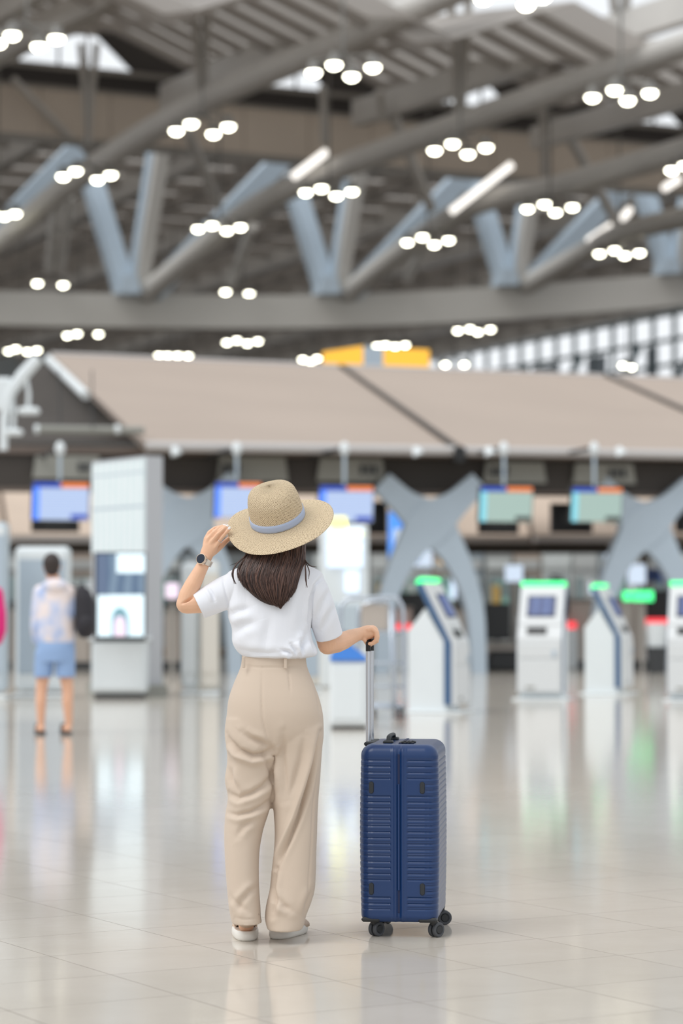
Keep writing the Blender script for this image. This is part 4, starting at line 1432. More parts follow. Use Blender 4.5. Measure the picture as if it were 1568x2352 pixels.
finger([W(474, 1252, -.014), W(478, 1237, -.018), W(490.5, 1222, -.020), W(503, 1212.5, -.017), W(514, 1208, -.010)], .0096, .0070)
finger([W(470, 1252, -.006), W(472.5, 1237, -.008), W(480, 1223, -.008), W(491, 1214, -.004), W(503, 1210, .002)], .0086, .0062)
finger([W(480, 1276, -.008), W(494, 1266, -.002), W(508, 1254, .008), W(518, 1244, .022), W(527, 1236, .034)], .0125, .0085)
# lowered right arm with the hand on the suitcase grip
re = W(752, 1481, .06)
bd.tube([W(712, 1352, .004), W(728, 1390, .016), W(744, 1436, .038), re], [.040, .041, .041, .0365], 18, caps='round')
bd.tube([re, W(772, 1477, .10), W(790, 1471, .135), W(808, 1462, .17), W(824, 1456.5, .2), W(830, 1455, .21)], [.036, .0365, .033, .028, .0235, .0235], 18, caps='round')
bd.tube([W(826, 1456.5, .205), W(836, 1455, .222), W(847, 1452, .232), W(853, 1450, .236)], [.0235, .027, .0275, .024], 18, flat=[1.0, 1.25, 1.45, 1.45], ref=(0, 1, 0), caps='round')
for dy, gx, ln in ((.200, 0, .92), (.219, 1.5, 1.0), (.238, 2.0, 1.03), (.257, 1.0, .98)):
    finger([W(845, 1448, dy), W(854 + gx, 1445, dy), W(863 + gx, 1452, dy - .002), W(864.5 + gx, 1463, dy - .003), W(863 + gx, 1472 + (ln - 1) * 20, dy - .002), W(855, 1478.5, dy), W(849, 1478.5, dy)], .0105 * ln, .0076)
finger([W(834, 1458, .262), W(838, 1468, .272), W(843, 1477, .272), W(848, 1483, .262)], .0125, .0085)
finger([W(832, 1464, .2), W(838, 1471, .202)], .0095, .0075)
body_me = remesh(bd, .0026, 3)
crease(body_me, [([(418, 1386), (430, 1380), (444, 1370)], .013, 2.2, 0), ([(494, 1247), (506, 1230), (522, 1213)], .0045, 1.3, 0), ([(484, 1239), (496, 1223), (512, 1212)], .0045, 1.3, 0), ([(475, 1233), (484, 1221), (497, 1212)], .004, 1.3, 0)])
build('body', None, M_skin, wm, True, me=body_me)
for px, py, dy, a in ((526.3, 1213.2, -.0285, 50), (521, 1208.3, -.0262, 30), (515, 1206.6, -.0155, 12)):
    Mn = Matrix.Rotation(R(-a), 3, 'Y') @ Matrix.Rotation(R(12), 3, 'X')
    build('fingernail', MB().ball(W(px, py, dy), (.0072, .0016, .0046), 14, 8, M=Mn), M_nail, wm, True)
rg = MB()
rc, rd_ = W(504.5, 1242.5, -.0222), nrm(W(514, 1230, -.025) - W(498, 1250, -.018))
rs = nrm(np.cross(rd_, (0, 1, 0)))
rt = np.cross(rs, rd_)
rg.tube([rc + rs * math.cos(2 * math.pi * k / 24) * .0098 + rt * math.sin(2 * math.pi * k / 24) * .0098 for k in range(25)], .0011, 6)
build('finger_ring', rg, M_silver, wm, True)
# eyes on the far side of the head
for s in (-1, 1):
    build('eye', MB().ball(hc + fwd * .078 + sid * s * .03 - up_ * .006, (.012, .009, .008), 12, 8), M_dial, wm, True)

# --- wrist watch
wc = W(471.5, 1289, -.014)
wa = nrm(W(474, 1283, -.014) - W(452, 1322, -.014))
wn = nrm(np.array([-.52, -.84, .12]))
wn = nrm(wn - wa * np.dot(wn, wa))
wb = np.cross(wa, wn)
wt_o = link(bpy.data.objects.new('wrist_watch', None))
wt_o.parent = wm
wt_o.location = Vector(wc) - wm.location
wt_o['label'] = 'pale wrist watch with a round black dial'
st = MB()
rings = []
for k in range(40):
    a = 2 * math.pi * k / 40
    dr = wn * math.cos(a) + wb * math.sin(a)
    r0, r1 = .0238, .0262
    h_ = .0095 + .002 * abs(math.cos(a / 2)) ** 4
    c = wc
    rings.append([c + dr * r0 - wa * h_, c + dr * r1 - wa * h_ * .92, c + dr * r1 + wa * h_ * .92, c + dr * r0 + wa * h_])
rings.append(rings[0])
st.loft(rings, close=False)
build('strap', st, M_band, wt_o, R(40))
fc = wc + wn * .0255
def disc(r, z0, z1, seg=36, rr=None):
    b = MB()
    b.loft([[fc + wn * z + wa * math.cos(2 * math.pi * k / seg) * q + wb * math.sin(2 * math.pi * k / seg) * q for k in range(seg)] for q, z in ((r * .94, z0), (r, z0 + .0012), (r, z1 - .0012), (rr or r * .94, z1))])
    return b
build('case', disc(.0198, -.004, .0085), M_gold, wt_o, R(35))
build('dial', disc(.0172, .008, .0096), M_dial, wt_o, R(35))
build('crown', MB().tube([fc + wn * .003 - wa * .012 + wb * .0155, fc + wn * .003 - wa * .014 + wb * .019], .0028, 10), M_gold, wt_o, R(40))
build('buckle', MB().bar(wc + wb * .0262 - wa * .0105, wc + wb * .0262 + wa * .0105, .004, .012, up=wb), M_silver, wt_o)
build('lug', MB().bar(wc + wn * .022 + wb * .0165 - wa * .009, wc + wn * .022 + wb * .0165 + wa * .009, .004, .005, up=wn), M_darkgrey, wt_o)

# --- trousers
tr_ = MB()
tr_.loft([ringE(*r) for r in resample([(1497, 556, 702, 0, .092), (1529, 553, 704.5, 0, .1), (1569, 537, 720, -.006, .115), (1605, 525, 733, -.012, .126), (1640, 521, 741, -.014, .132), (1680, 516, 743, -.010, .130), (1705, 520, 741, -.004, .118), (1728, 532, 730, 0, .095)], 8)])
LL = [(1650, 519, 630, -.012, .112), (1690, 516, 637, -.012, .118), (1712, 520.5, 637, -.012, .116), (1748, 522, 635, -.010, .108), (1792, 517, 632, -.010, .102), (1831, 523.5, 626.5, -.012, .1), (1867, 518, 616.5, -.016, .098), (1890, 516, 609, -.018, .097), (1911, 515, 603, -.02, .096), (1956, 516, 595.5, -.028, .094), (2016, 519.5, 594, -.038, .092), (2045, 522, 595, -.042, .092), (2075, 525, 597, -.046, .092), (2105, 529.5, 599, -.05, .093), (2120, 533, 601, -.052, .094)]
RL = [(1650, 610, 742, -.008, .112), (1690, 617, 742.5, -.008, .118), (1727, 622, 739, -.006, .112), (1792, 622, 734.5, -.004, .104), (1831, 625.5, 731, -.004, .102), (1867, 628.5, 729, -.006, .1), (1911, 631, 727.8, -.01, .1), (1956, 629, 726, -.014, .1), (2000, 624, 725, -.018, .1), (2045, 619, 722, -.024, .1), (2075, 612, 713.5, -.028, .1), (2105, 608.5, 702, -.03, .1), (2123, 611, 698.5, -.032, .1), (2135, 615, 692, -.034, .1)]
for rows in (LL, RL):
    rr = [ringE(*r) for r in resample(rows, 7)]
    last = resample(rows, 7)[-1]
    # hem turns inside and runs up again, so the leg end is open around the ankle
    for (f, up) in ((.93, -1), (.86, -6), (.84, -28)):
        y, xl, xr, dc, hd = last
        m = (xl + xr) / 2
        rr.append(ringE(y + up, m - (m - xl) * f, m + (xr - m) * f, dc, hd * f))
    tr_.loft(rr)
tme = remesh(tr_, .0048, 5)
crease(tme, [
    ([(518, 1686), (528, 1704), (548, 1724), (580, 1737), (606, 1733), (628, 1718)], .013, 7, 1),
    ([(556, 1682), (575, 1696), (598, 1704), (618, 1716)], .007, 7, -1),
    ([(521, 1752), (530, 1790), (552, 1826)], .006, 7, -1),
    ([(526, 1822), (548, 1834), (580, 1822), (606, 1806), (627, 1780)], .0095, 7, 1),
    ([(524, 1868), (545, 1873), (575, 1866), (600, 1854), (626, 1834)], .0085, 6, 1),
    ([(545, 1922), (558, 1900), (580, 1884)], .005, 7, 1),
    ([(525, 1720), (533, 1760), (528, 1800)], .005, 8, 1),
    ([(545, 2092), (556, 2068), (574, 2048), (592, 2036)], .006, 7, -1),
    ([(530, 2060), (548, 2080), (570, 2096)], .004, 7, 1),
    ([(600, 1720), (612, 1745), (622, 1770), (628, 1800)], .006, 6, -1),
    ([(737, 1680), (722, 1745), (704, 1815), (684, 1878), (664, 1928), (646, 1966), (634, 1995)], .017, 6.0, 1),
    ([(700, 1690), (690, 1750), (676, 1800), (662, 1838)], .006, 8, -1),
    ([(652, 1680), (648, 1740), (654, 1800), (650, 1840)], .006, 8, 1),
    ([(634, 1995), (628, 2040), (633, 2075), (624, 2105)], .009, 6, -1),
    ([(637, 2060), (650, 2080), (668, 2092)], .006, 7, 1),
    ([(720, 2040), (706, 2075), (698, 2105)], .005, 7, 1),
    ([(629, 1722), (629, 1760), (627, 1800), (626, 1838)], .006, 4.5, 0),
    ([(602, 1532), (601, 1600), (602, 1650), (612, 1690), (629, 1727)], .0030, 2.2, 0),
    ([(661, 1534), (664, 1560), (667, 1592)], .0025, 2.2, 0),
    ([(713, 1553), (722, 1575), (729, 1600), (735, 1638)], .006, 2.4, 0),
    ([(737, 1700), (727, 1780), (719, 1850), (714, 1950), (707, 2050), (700, 2100)], .0022, 2.2, 0),
    ([(552, 1529), (600, 1533), (650, 1532), (706, 1529)], .0025, 2.2, 0),
    ([(540, 2108), (560, 2112), (590, 2110)], .002, 2.2, 0),
], 1.5)
trs = build('trousers', None, M_trouser, wm, True, me=tme)
for (x, y0, y1, dy) in ((562, 1508, 1534, -.088), (657, 1507, 1536, -.1045)):
    build('belt_loop', MB().box((W(x, 1, dy)[0], D0 + dy - .002, (W(x, y0, dy)[2] + W(x, y1, dy)[2]) / 2), (.011, .006, W(x, y0, dy)[2] - W(x, y1, dy)[2]), bev=.002), M_trouser, trs)

# --- shirt
sh = MB()
sh.loft([ringE(*r) for r in resample([(1291, 606, 676, .004, .058), (1297, 580, 698, .002, .07), (1304, 548, 720, 0, .08), (1314, 524, 738, 0, .09), (1335, 520, 744, 0, .102), (1370, 522, 728, 0, .112), (1416, 524, 718, 0, .118), (1441, 532, 714, 0, .119), (1471, 533, 718, 0, .12), (1488, 539, 726, 0, .121), (1500, 549, 729, 0, .118), (1508, 560, 722, 0, .112), (1512, 570, 705, 0, .104), (1512.5, 574, 698, 0, .085)], 5)])
def sleeve(pts, rads, flats):
    P = [np.asarray(p) for p in pts]
    d = nrm(P[-1] - P[-2])
    # cuff turned in
    P2 = P + [P[-1] + d * .0015, P[-1] + d * .0008, P[-1] - d * .006, P[-1] - d * .04]
    r2 = rads + [rads[-1] * .965, rads[-1] * .90, rads[-1] * .865, rads[-1] * .84]
    n = len(P2)
    seg = 40
    rings = []
    for i in range(n):
        t = nrm(P[-1] - P[-2]) if i >= len(P) - 1 else nrm(P[min(i + 1, len(P) - 1)] - P[max(i - 1, 0)])
        s = np.array([0, 1.0, 0])
        s = nrm(s - t * np.dot(s, t))
        b = np.cross(t, s)
        fl = flats[min(i, len(flats) - 1)]
        rings.append([P2[i] + b * math.cos(2 * math.pi * k / seg) * r2[i] + s * math.sin(2 * math.pi * k / seg) * r2[i] * fl for k in range(seg)])
    sh.loft(rings)
sleeve([W(566, 1345, 0), W(540, 1352, 0), W(512, 1364, -.002), W(484, 1378, -.006), W(455.5, 1392, -.01)], [.062, .062, .060, .055, .0495], [1.15, 1.12, 1.05, 1.05, 1.08])
sleeve([W(715, 1340, 0), W(722, 1356, .004), W(734, 1390, .014), W(745, 1425, .028), W(756, 1461.5, .045)], [.05, .052, .053, .052, .0505], [1.4, 1.35, 1.2, 1.15, 1.12])
sme = remesh(sh, .0024, 8)
crease(sme, [
    ([(512, 1312), (514, 1340), (522, 1375), (530, 1410)], .003, 3.0, 0),
    ([(741, 1322), (722, 1345), (713, 1375), (711, 1430)], .0055, 4, 1),
    ([(711, 1380), (711, 1440), (716, 1470)], .004, 4.5, -1),
    ([(478, 1350), (486, 1362), (494, 1380)], .005, 4, 1),
    ([(470, 1418), (495, 1412), (530, 1405)], .006, 7, 1),
    ([(524, 1420), (545, 1405), (575, 1395)], .006, 9, 1),
    ([(536, 1460), (556, 1440), (590, 1428)], .004, 10, 1),
    ([(541, 1490), (575, 1500), (615, 1503), (650, 1498)], .004, 9, 1),
    ([(648, 1494), (662, 1498), (672, 1506)], .007, 4.5, 1),
    ([(668, 1480), (678, 1494), (684, 1506)], .007, 4, -1),
    ([(690, 1470), (696, 1490), (700, 1506)], .006, 5, 1),
    ([(706, 1450), (700, 1475), (690, 1492)], .006, 7, 1),
    ([(714, 1470), (722, 1488), (728, 1500)], .005, 5, 1),
    ([(760, 1350), (740, 1385), (728, 1420)], .004, 7, 1),
    ([(770, 1390), (752, 1420), (738, 1450)], .004, 7, 1),
    ([(560, 1330), (562, 1380), (556, 1440)], .0035, 14, 1),
    ([(700, 1340), (694, 1400), (696, 1450)], .004, 12, 1),
    ([(620, 1410), (612, 1455), (606, 1500)], .003, 12, 1),
    ], 1.5)
build('shirt', None, M_shirt, wm, True, me=sme)

# --- hair: a solid fall with fine locks laid over it
def hair_mat():
    m = mat('dark_brown_hair', srgb(66, 46, 40), .38, spec=.5)
    nt = m.node_tree
    b = nt.nodes['Principled BSDF']
    at_ = nt.nodes.new('ShaderNodeAttribute')
    at_.attribute_name = 'tone'
    rp = nt.nodes.new('ShaderNodeValToRGB')
    rp.color_ramp.elements[0].color = srgb(44, 30, 27)
    rp.color_ramp.elements[1].color = srgb(112, 82, 70)
    nt.links.new(at_.outputs['Fac'], rp.inputs['Fac'])
    nt.links.new(rp.outputs['Color'], b.inputs['Base Color'])
    return m
M_hair = hair_mat()
HR = resample([(1228, 590, 690, .012, .050), (1246, 578, 697, -.020, .056), (1260, 571, 698, -.038, .057), (1275, 566, 698, -.052, .054), (1292, 558, 696, -.066, .05), (1312, 551, 688, -.088, .042), (1332, 549, 682, -.101, .034), (1352, 557, 677, -.109, .028), (1372, 574, 668, -.115, .021), (1386, 594, 660, -.119, .015), (1395, 622, 652, -.122, .009), (1401, 640, 648, -.123, .004)], 2)
HRa = np.array(HR)
def hair_pt(y, phi, off=0.0):
    r = [np.interp(y, HRa[:, 0], HRa[:, i]) for i in range(1, 5)]
    xl, xr, dc, hd = r
    c = at((xl + xr) / 2, y, D0 + dc)
    hw = max((xr - xl) / 2 * KX + off, .004)
    ca, sa = math.cos(phi), math.sin(phi)
    return np.array([c[0] + hw * math.copysign(abs(ca) ** .9, ca), c[1] + max(hd + off, .003) * math.copysign(abs(sa) ** .9, sa), c[2]])
hb = MB()
hb.loft([[hair_pt(r[0], 2 * math.pi * k / 44, -.0075 - max(0, r[0] - 1335) * .00034) for k in range(44)] for r in HR if r[0] < 1392])
nb = len(hb.v)
tone = [0.15] * nb
rh_ = random.Random(11)
for i in range(1500):
    s = rh_.random()
    phi = -math.pi * (1.06 - 1.12 * s)           # sweeps the back from left to right
    u = .5 - .5 * math.cos(math.pi * min(max(s, 0), 1))
    yend = 1399 - 62 * abs(s - .60) ** 1.7 / .45 ** 1.7 - rh_.random() ** 2.4 * 40
    yend = max(1326, min(1400, yend))
    y0 = 1230 + rh_.random() * 14
    n = 15
    sway = rh_.uniform(-.09, .09)
    lift = rh_.uniform(-.003, .0035)
    P = []
    for k in range(n):
        t = k / (n - 1)
        y = y0 + (yend - y0) * t
        P.append(hair_pt(y, phi + sway * math.sin(t * 2.6) + .03 * math.sin(t * 9 + i), lift + .002 * math.sin(t * 7 + i * 1.7)))
    r0 = rh_.uniform(.0007, .0017)
    hb.tube(P, [r0 * (1 - .75 * max(0, (k / (n - 1) - .7) / .3)) for k in range(n)], 5)
    tone += [rh_.random() ** 1.6] * (len(hb.v) - len(tone))
# loose locks at both sides
def lock(px, n, spread, r0):
    for j in range(n):
        q = spline([W(x + rh_.uniform(-1, 1) * spread * (i + 1) / len(px), y + rh_.uniform(-1, 1), dy + rh_.uniform(-.004, .004)) for i, (x, y, dy) in enumerate(px)], 14)
        hb.tube(q, [r0 * (1 - .85 * k / 13) for k in range(14)], 5)
        tone.extend([rh_.random() * .7] * (len(hb.v) - len(tone)))
lock([(572, 1268, -.07), (552, 1287, -.085), (538, 1303, -.095), (534, 1322, -.1), (540, 1341, -.105)], 20, 3.0, .0018)
lock([(575, 1272, -.07), (556, 1290, -.09), (546, 1312, -.1), (549, 1334, -.11)], 14, 3, .0018)
lock([(566, 1274, -.06), (548, 1290, -.07), (528, 1299, -.08)], 4, 2.0, .0011)
lock([(694, 1255, -.06), (698, 1280, -.07), (701, 1305, -.09), (702, 1330, -.105), (704, 1349, -.11)], 14, 2.0, .0017)
lock([(692, 1262, -.06), (700, 1285, -.07), (712, 1299, -.085), (728, 1302, -.09)], 6, 1.5, .0012)
lock([(694, 1270, -.06), (702, 1292, -.075), (710, 1312, -.095), (707, 1330, -.105)], 7, 2, .0013)
hme = hb.mesh('hair')
att = hme.attributes.new('tone', 'FLOAT', 'POINT')
att.data.foreach_set('value', np.array(tone, dtype=np.float32))
build('hair', None, M_hair, wm, True, me=hme)

# --- straw hat
def straw_mat():
    m = mat('woven_straw', srgb(214, 188, 146), .7, spec=.25)
    nt = m.node_tree
    b = nt.nodes['Principled BSDF']
    L = nt.links.new
    uvn = nt.nodes.new('ShaderNodeUVMap')
    sep = nt.nodes.new('ShaderNodeSeparateXYZ')
    nz = nt.nodes.new('ShaderNodeTexNoise')
    nz.inputs['Scale'].default_value = .6
    nz.inputs['Detail'].default_value = 3
    L(uvn.outputs['UV'], nz.inputs['Vector'])
    mixv = nt.nodes.new('ShaderNodeVectorMath')
    mixv.operation = 'MULTIPLY_ADD'
    mixv.inputs[1].default_value = (.5, .5, 0)
    L(nz.outputs['Color'], mixv.inputs[0])
    L(uvn.outputs['UV'], mixv.inputs[2])
    L(mixv.outputs[0], sep.inputs[0])
    def math_(op, a, b_=None, v=None):
        n = nt.nodes.new('ShaderNodeMath')
        n.operation = op
        for i, q in enumerate((a, b_)):
            if q is None:
                continue
            if isinstance(q, (int, float)):
                n.inputs[i].default_value = q
            else:
                L(q, n.inputs[i])
        return n.outputs[0]
    a = math_('MULTIPLY', math_('ADD', sep.outputs[0], sep.outputs[1]), math.pi)
    c = math_('MULTIPLY', math_('SUBTRACT', sep.outputs[0], sep.outputs[1]), math.pi)
    sa, sc = math_('SINE', a), math_('SINE', c)
    prod = math_('MULTIPLY', math_('ABSOLUTE', sa), math_('ABSOLUTE', sc))      # 1 in the gaps of the diagonal weave
    n2 = nt.nodes.new('ShaderNodeTexNoise')
    n2.inputs['Scale'].default_value = 1.7
    n2.inputs['Detail'].default_value = 2
    L(uvn.outputs['UV'], n2.inputs['Vector'])
    gap = math_('ADD', prod, math_('MULTIPLY', math_('SUBTRACT', n2.outputs['Fac'], .5), 1.1))
    rp = nt.nodes.new('ShaderNodeValToRGB')
    e = rp.color_ramp.elements
    e[0].position, e[0].color = .30, srgb(232, 212, 180)
    e[1].position, e[1].color = 1.0, srgb(90, 66, 46)
    k = rp.color_ramp.elements.new(.66)
    k.color = srgb(208, 183, 147)
    L(gap, rp.inputs['Fac'])
    L(rp.outputs['Color'], b.inputs['Base Color'])
    inv = math_('SUBTRACT', 1.0, gap)
    bp = nt.nodes.new('ShaderNodeBump')
    bp.inputs['Strength'].default_value = .7
    bp.inputs['Distance'].default_value = .003
    L(inv, bp.inputs['Height'])
    L(bp.outputs['Normal'], b.inputs['Normal'])
    return m
M_straw = straw_mat()
M_ribbon = cloth('grey_blue_ribbon', srgb(172, 183, 206), 500, .3)
hat_o = link(bpy.data.objects.new('straw_hat', None))
hat_o.parent = wm
hat_o.location = Vector(HO) - wm.location
hat_o['label'] = 'wide brimmed woven straw hat with a grey blue ribbon'
def hat_world(p):
    return HO + np.array(hat_M @ Vector(p))
def lathe_uv(name, prof, fn, seg, p, m_, parent):
    """thin shell of revolution with weave UVs in units of the straw pitch"""
    n = len(prof)
    vs, uvs = [], []
    s = 0
    S = [0]
    for i in range(1, n):
        S.append(S[-1] + math.dist(prof[i], prof[i - 1]))
    rm = max(q[0] for q in prof) * .8
    cnt = round(2 * math.pi * rm / p / 2) * 2
    for i, (r, z) in enumerate(prof):
        for k in range(seg + 1):
            a = 2 * math.pi * k / seg
            vs.append(hat_world(fn(r, z, a)))
            uvs.append((k / seg * cnt, S[i] / p))
    fs = []
    for i in range(n - 1):
        for k in range(seg):
            a = i * (seg + 1) + k
            fs.append((a, a + 1, a + seg + 2, a + seg + 1))
    me = bpy.data.meshes.new(name)
    me.from_pydata([tuple(v) for v in vs], [], fs)
    ul = me.uv_layers.new(name='UVMap')
    for l in me.loops:
        ul.data[l.index].uv = uvs[l.vertex_index]
    o = build(name, None, m_, parent, True, me=me)
    return o
def crown_fn(r, z, a):
    return (r * math.cos(a) * 1.0, r * math.sin(a) * 1.05, z + .004 * math.cos(2 * a) * (z > .1))
def brim_fn(r, z, a):
    t = max(0, (r - .098) / .097)
    return (r * math.cos(a) * 1.0 * (1 + .03 * t * math.cos(a)), r * math.sin(a) * 1.03, z + t ** 1.3 * (.012 * math.cos(2 * a + .6) - .008 * math.cos(a) + .006 * math.sin(3 * a)))
cp = [(.0995, -.004), (.099, .01), (.0985, .03), (.0968, .055), (.0945, .078), (.0905, .095), (.083, .111), (.072, .123), (.056, .132), (.036, .138), (.018, .140), (.002, .1405)]
cps = [tuple(q) for q in spline(cp, 34)]
cps_in = [(r - .0022 if r > .004 else .001, z - .0022) for r, z in reversed(cps)]
lathe_uv('crown', cps + cps_in, crown_fn, 96, .0067, M_straw, hat_o)
bp_ = [(.0985, .002), (.108, -.002), (.125, -.006), (.145, -.010), (.165, -.014), (.182, -.018), (.195, -.022)]
bps = [tuple(q) for q in spline(bp_, 26)]
bps_in = [(r, z - .0026) for r, z in reversed(bps)]
lathe_uv('brim', bps + [(.1965, -.0236)] + bps_in, brim_fn, 120, .0067, M_straw, hat_o)
def band_fn(r, z, a):
    return (r * math.cos(a), r * math.sin(a) * 1.05, z)
rb = [(.1000, .001), (.1022, .002), (.1024, .010), (.1018, .020), (.1010, .0285), (.0985, .029)]
lathe_uv('ribbon', rb, band_fn, 96, .006, M_ribbon, hat_o)

# --- sandals
def sandal(h_, fd, nm):
    sd = np.array([fd[1], -fd[0], 0])
    root = link(bpy.data.objects.new('sandal', None))
    root.parent = wm
    root.location = Vector(h_) - wm.location
    out = []
    N = 48
    for k in range(N):
        a = 2 * math.pi * k / N
        l = math.cos(a)
        w = math.sin(a)
        y = .075 + .128 * math.copysign(abs(l) ** .85, l)
        wid = .045 + .007 * (1 / (1 + math.exp(-(y - .09) * 30)))
        out.append((math.copysign(abs(w) ** .72, w) * wid, y))
    def rg(sc, z):
        return [h_ + sd * x * sc + fd * (.075 + (y - .075) * (1 - (1 - sc) * .5)) + np.array([0, 0, z]) for x, y in out]
    b = MB()
    b.loft([rg(.86, .0), rg(.95, .004), rg(1.0, .012), rg(1.0, .022), rg(.97, .031), rg(.90, .035), rg(.86, .033)])
    build('sole', b, M_sole, root, R(50))
    # heel strap and upper
    q = []
    for k in range(19):
        a = -math.pi * (.02 + .96 * k / 18)
        p = h_ + sd * math.cos(a) * .037 + fd * (math.sin(a) * .034 + .004) + np.array([0, 0, .052 + .018 * abs(math.cos(a)) ** 2])
        q.append(p)
    q = [h_ + sd * .038 + fd * .07 + np.array([0, 0, .045])] + q + [h_ - sd * .038 + fd * .07 + np.array([0, 0, .045])]
    build('heel_strap', MB().tube(q, .0045, 8, flat=1.6, ref=(0, 0, 1)), M_strap, root, True)
    b = MB()
    rr = []
    for t, z, w in ((.085, .046, .038), (.10, .052, .044), (.13, .056, .047), (.165, .052, .046), (.188, .042, .040)):
        rr.append([h_ + fd * t + sd * math.cos(math.pi * k / 12) * w + np.array([0, 0, .028 + math.sin(math.pi * k / 12) * (z - .02)]) for k in range(13)])
    b.loft(rr, close=False)
    ri = [[p - np.array([0, 0, .004]) for p in r] for r in rr]
    b.loft(ri[::-1], close=False)
    build('upper', b, M_strap, root, True)
sandal(lh, lf_d, 'l')
sandal(rh, rf_d, 'r')
# ------------------------------------------------------------------ navy hard-shell suitcase
M_shell = mat('navy_shell', srgb(15, 50, 98), .3, bump=.02, nscale=300, spec=.5)
M_zip = mat('zip_tape', srgb(22, 34, 70), .7)
M_alu = mat('aluminium_tube', srgb(214, 218, 224), .28, metal=.9)
M_rubber = mat('wheel_rubber', srgb(72, 74, 78), .6)
M_hub = mat('wheel_hub', srgb(34, 36, 38), .45)
M_pad = mat('rubber_pad', srgb(38, 42, 46), .6)
YAW = R(-6.5)
cL = .445
cW = .280
sc_c = np.array([.2335, 9.060, 0])
cs = thing('suitcase', sc_c, 'navy blue ribbed hard shell suitcase standing upright beside the woman', 'suitcase', rz=YAW)
Z0, Z1 = .056, .701
PIT = .0216
def smooth01(x):
    x = np.clip(x, 0, 1)
    return x * x * (3 - 2 * x)
def shell_mesh():
    # perimeter of a rounded rectangle, starting at the middle of the near narrow face
    rc = .046
    hx, hy = cW / 2, cL / 2
    segs = []
    def line(p, q, step):
        n = max(2, int(math.dist(p, q) / step))
        for i in range(n):
            t = i / n
            segs.append((p[0] + (q[0] - p[0]) * t, p[1] + (q[1] - p[1]) * t))
    def arc(cx, cy, a0, a1, n=14):
        for i in range(n):
            a = a0 + (a1 - a0) * i / n
            segs.append((cx + math.cos(a) * rc, cy + math.sin(a) * rc))
    line((0, -hy), (hx - rc, -hy), .0022)
    arc(hx - rc, -hy + rc, -math.pi / 2, 0)
    line((hx, -hy + rc), (hx, hy - rc), .005)
    arc(hx - rc, hy - rc, 0, math.pi / 2)
    line((hx - rc, hy), (-hx + rc, hy), .0035)
    arc(-hx + rc, hy - rc, math.pi / 2, math.pi)
    line((-hx, hy - rc), (-hx, -hy + rc), .006)
    arc(-hx + rc, -hy + rc, math.pi, 1.5 * math.pi)
    line((-hx + rc, -hy), (0, -hy), .0022)
    P = np.array(segs)
    n = len(P)
    T = np.roll(P, -1, 0) - np.roll(P, 1, 0)
    T /= np.linalg.norm(T, axis=1)[:, None]
    N = np.stack([T[:, 1], -T[:, 0]], 1)
    zs = []
    re_ = .040
    for i in range(9):
        a = math.pi / 2 * (i / 9)
        zs.append((Z0 + re_ * .55 * (1 - math.sin(a)) ** 1.0 if False else Z0 + re_ * .6 * (1 - math.cos(a)), re_ * .6 * (1 - math.sin(a))))
    za, zb = Z0 + re_ * .6, Z1 - re_
    m = int((zb - za) / .0022)
    for i in range(m + 1):
        zs.append((za + (zb - za) * i / m, 0))
    for i in range(1, 10):
        a = math.pi / 2 * i / 9
        zs.append((Z1 - re_ + re_ * math.sin(a), re_ * (1 - math.cos(a))))
    vs = []
    for z, ins in zs:
        t = (z - Z0) / (Z1 - Z0)
        bulge = .0065 * math.sin(math.pi * min(max(t, 0), 1)) ** .7
        # ribs: narrow groove between rounded ridges
        ph = ((z - .135) / PIT) % 1.0
        gr = math.exp(-((ph - .5) / .16) ** 2) + .45 * math.exp(-((ph - .86) / .08) ** 2)
        zone = float(smooth01((z - .098) / .008) * smooth01((.655 - z) / .008))
        x, y = P[:, 0], P[:, 1]
        narrow = np.abs(y) > hy - .012
        ax_ = np.abs(x)
        msk = np.where(narrow, smooth01((ax_ - .029) / .003), np.where(np.abs(y) < hy - rc + .01, .38, .4))
        # plain pads round the rubber studs
        for zc in (.545, .178):
            inpad = smooth01((.031 - abs(z - zc)) / .003)
            px_ = smooth01((np.where(x > 0, .1, .113) - ax_) / .003)
            msk = np.where(narrow, msk * (1 - inpad * px_), msk)
        d = -.0040 * gr * zone * msk
        # frame beads each side of the zip and the sunk zip channel
        bead = np.where(narrow, .0046 * np.exp(-((ax_ - .0135) / .0048) ** 2) - .005 * np.exp(-(ax_ / .006) ** 2), 0)
        frame_step = np.where(narrow, .0012 * smooth01((.0295 - ax_) / .002), 0)
        off = d + bead + frame_step - ins
        bx = np.where(np.abs(N[:, 0]) > .3, bulge, 0) * np.abs(N[:, 0])
        q = P + N * (off + bx)[:, None]
        vs.append(np.column_stack([q, np.full(n, z)]))
    V_ = np.concatenate(vs)
    fs = []
    r = len(zs)
    for i in range(r - 1):
        for k in range(n):
            k2 = (k + 1) % n
            fs.append((i * n + k, i * n + k2, (i + 1) * n + k2, (i + 1) * n + k))
    fs.append(tuple(range(n))[::-1])
    fs.append(tuple((r - 1) * n + k for k in range(n)))
    me = bpy.data.meshes.new('shell')
    me.from_pydata([tuple(v) for v in V_], [], fs)
    return me
build('shell', None, M_shell, cs, R(50), world=False, me=shell_mesh())
hy = cL / 2
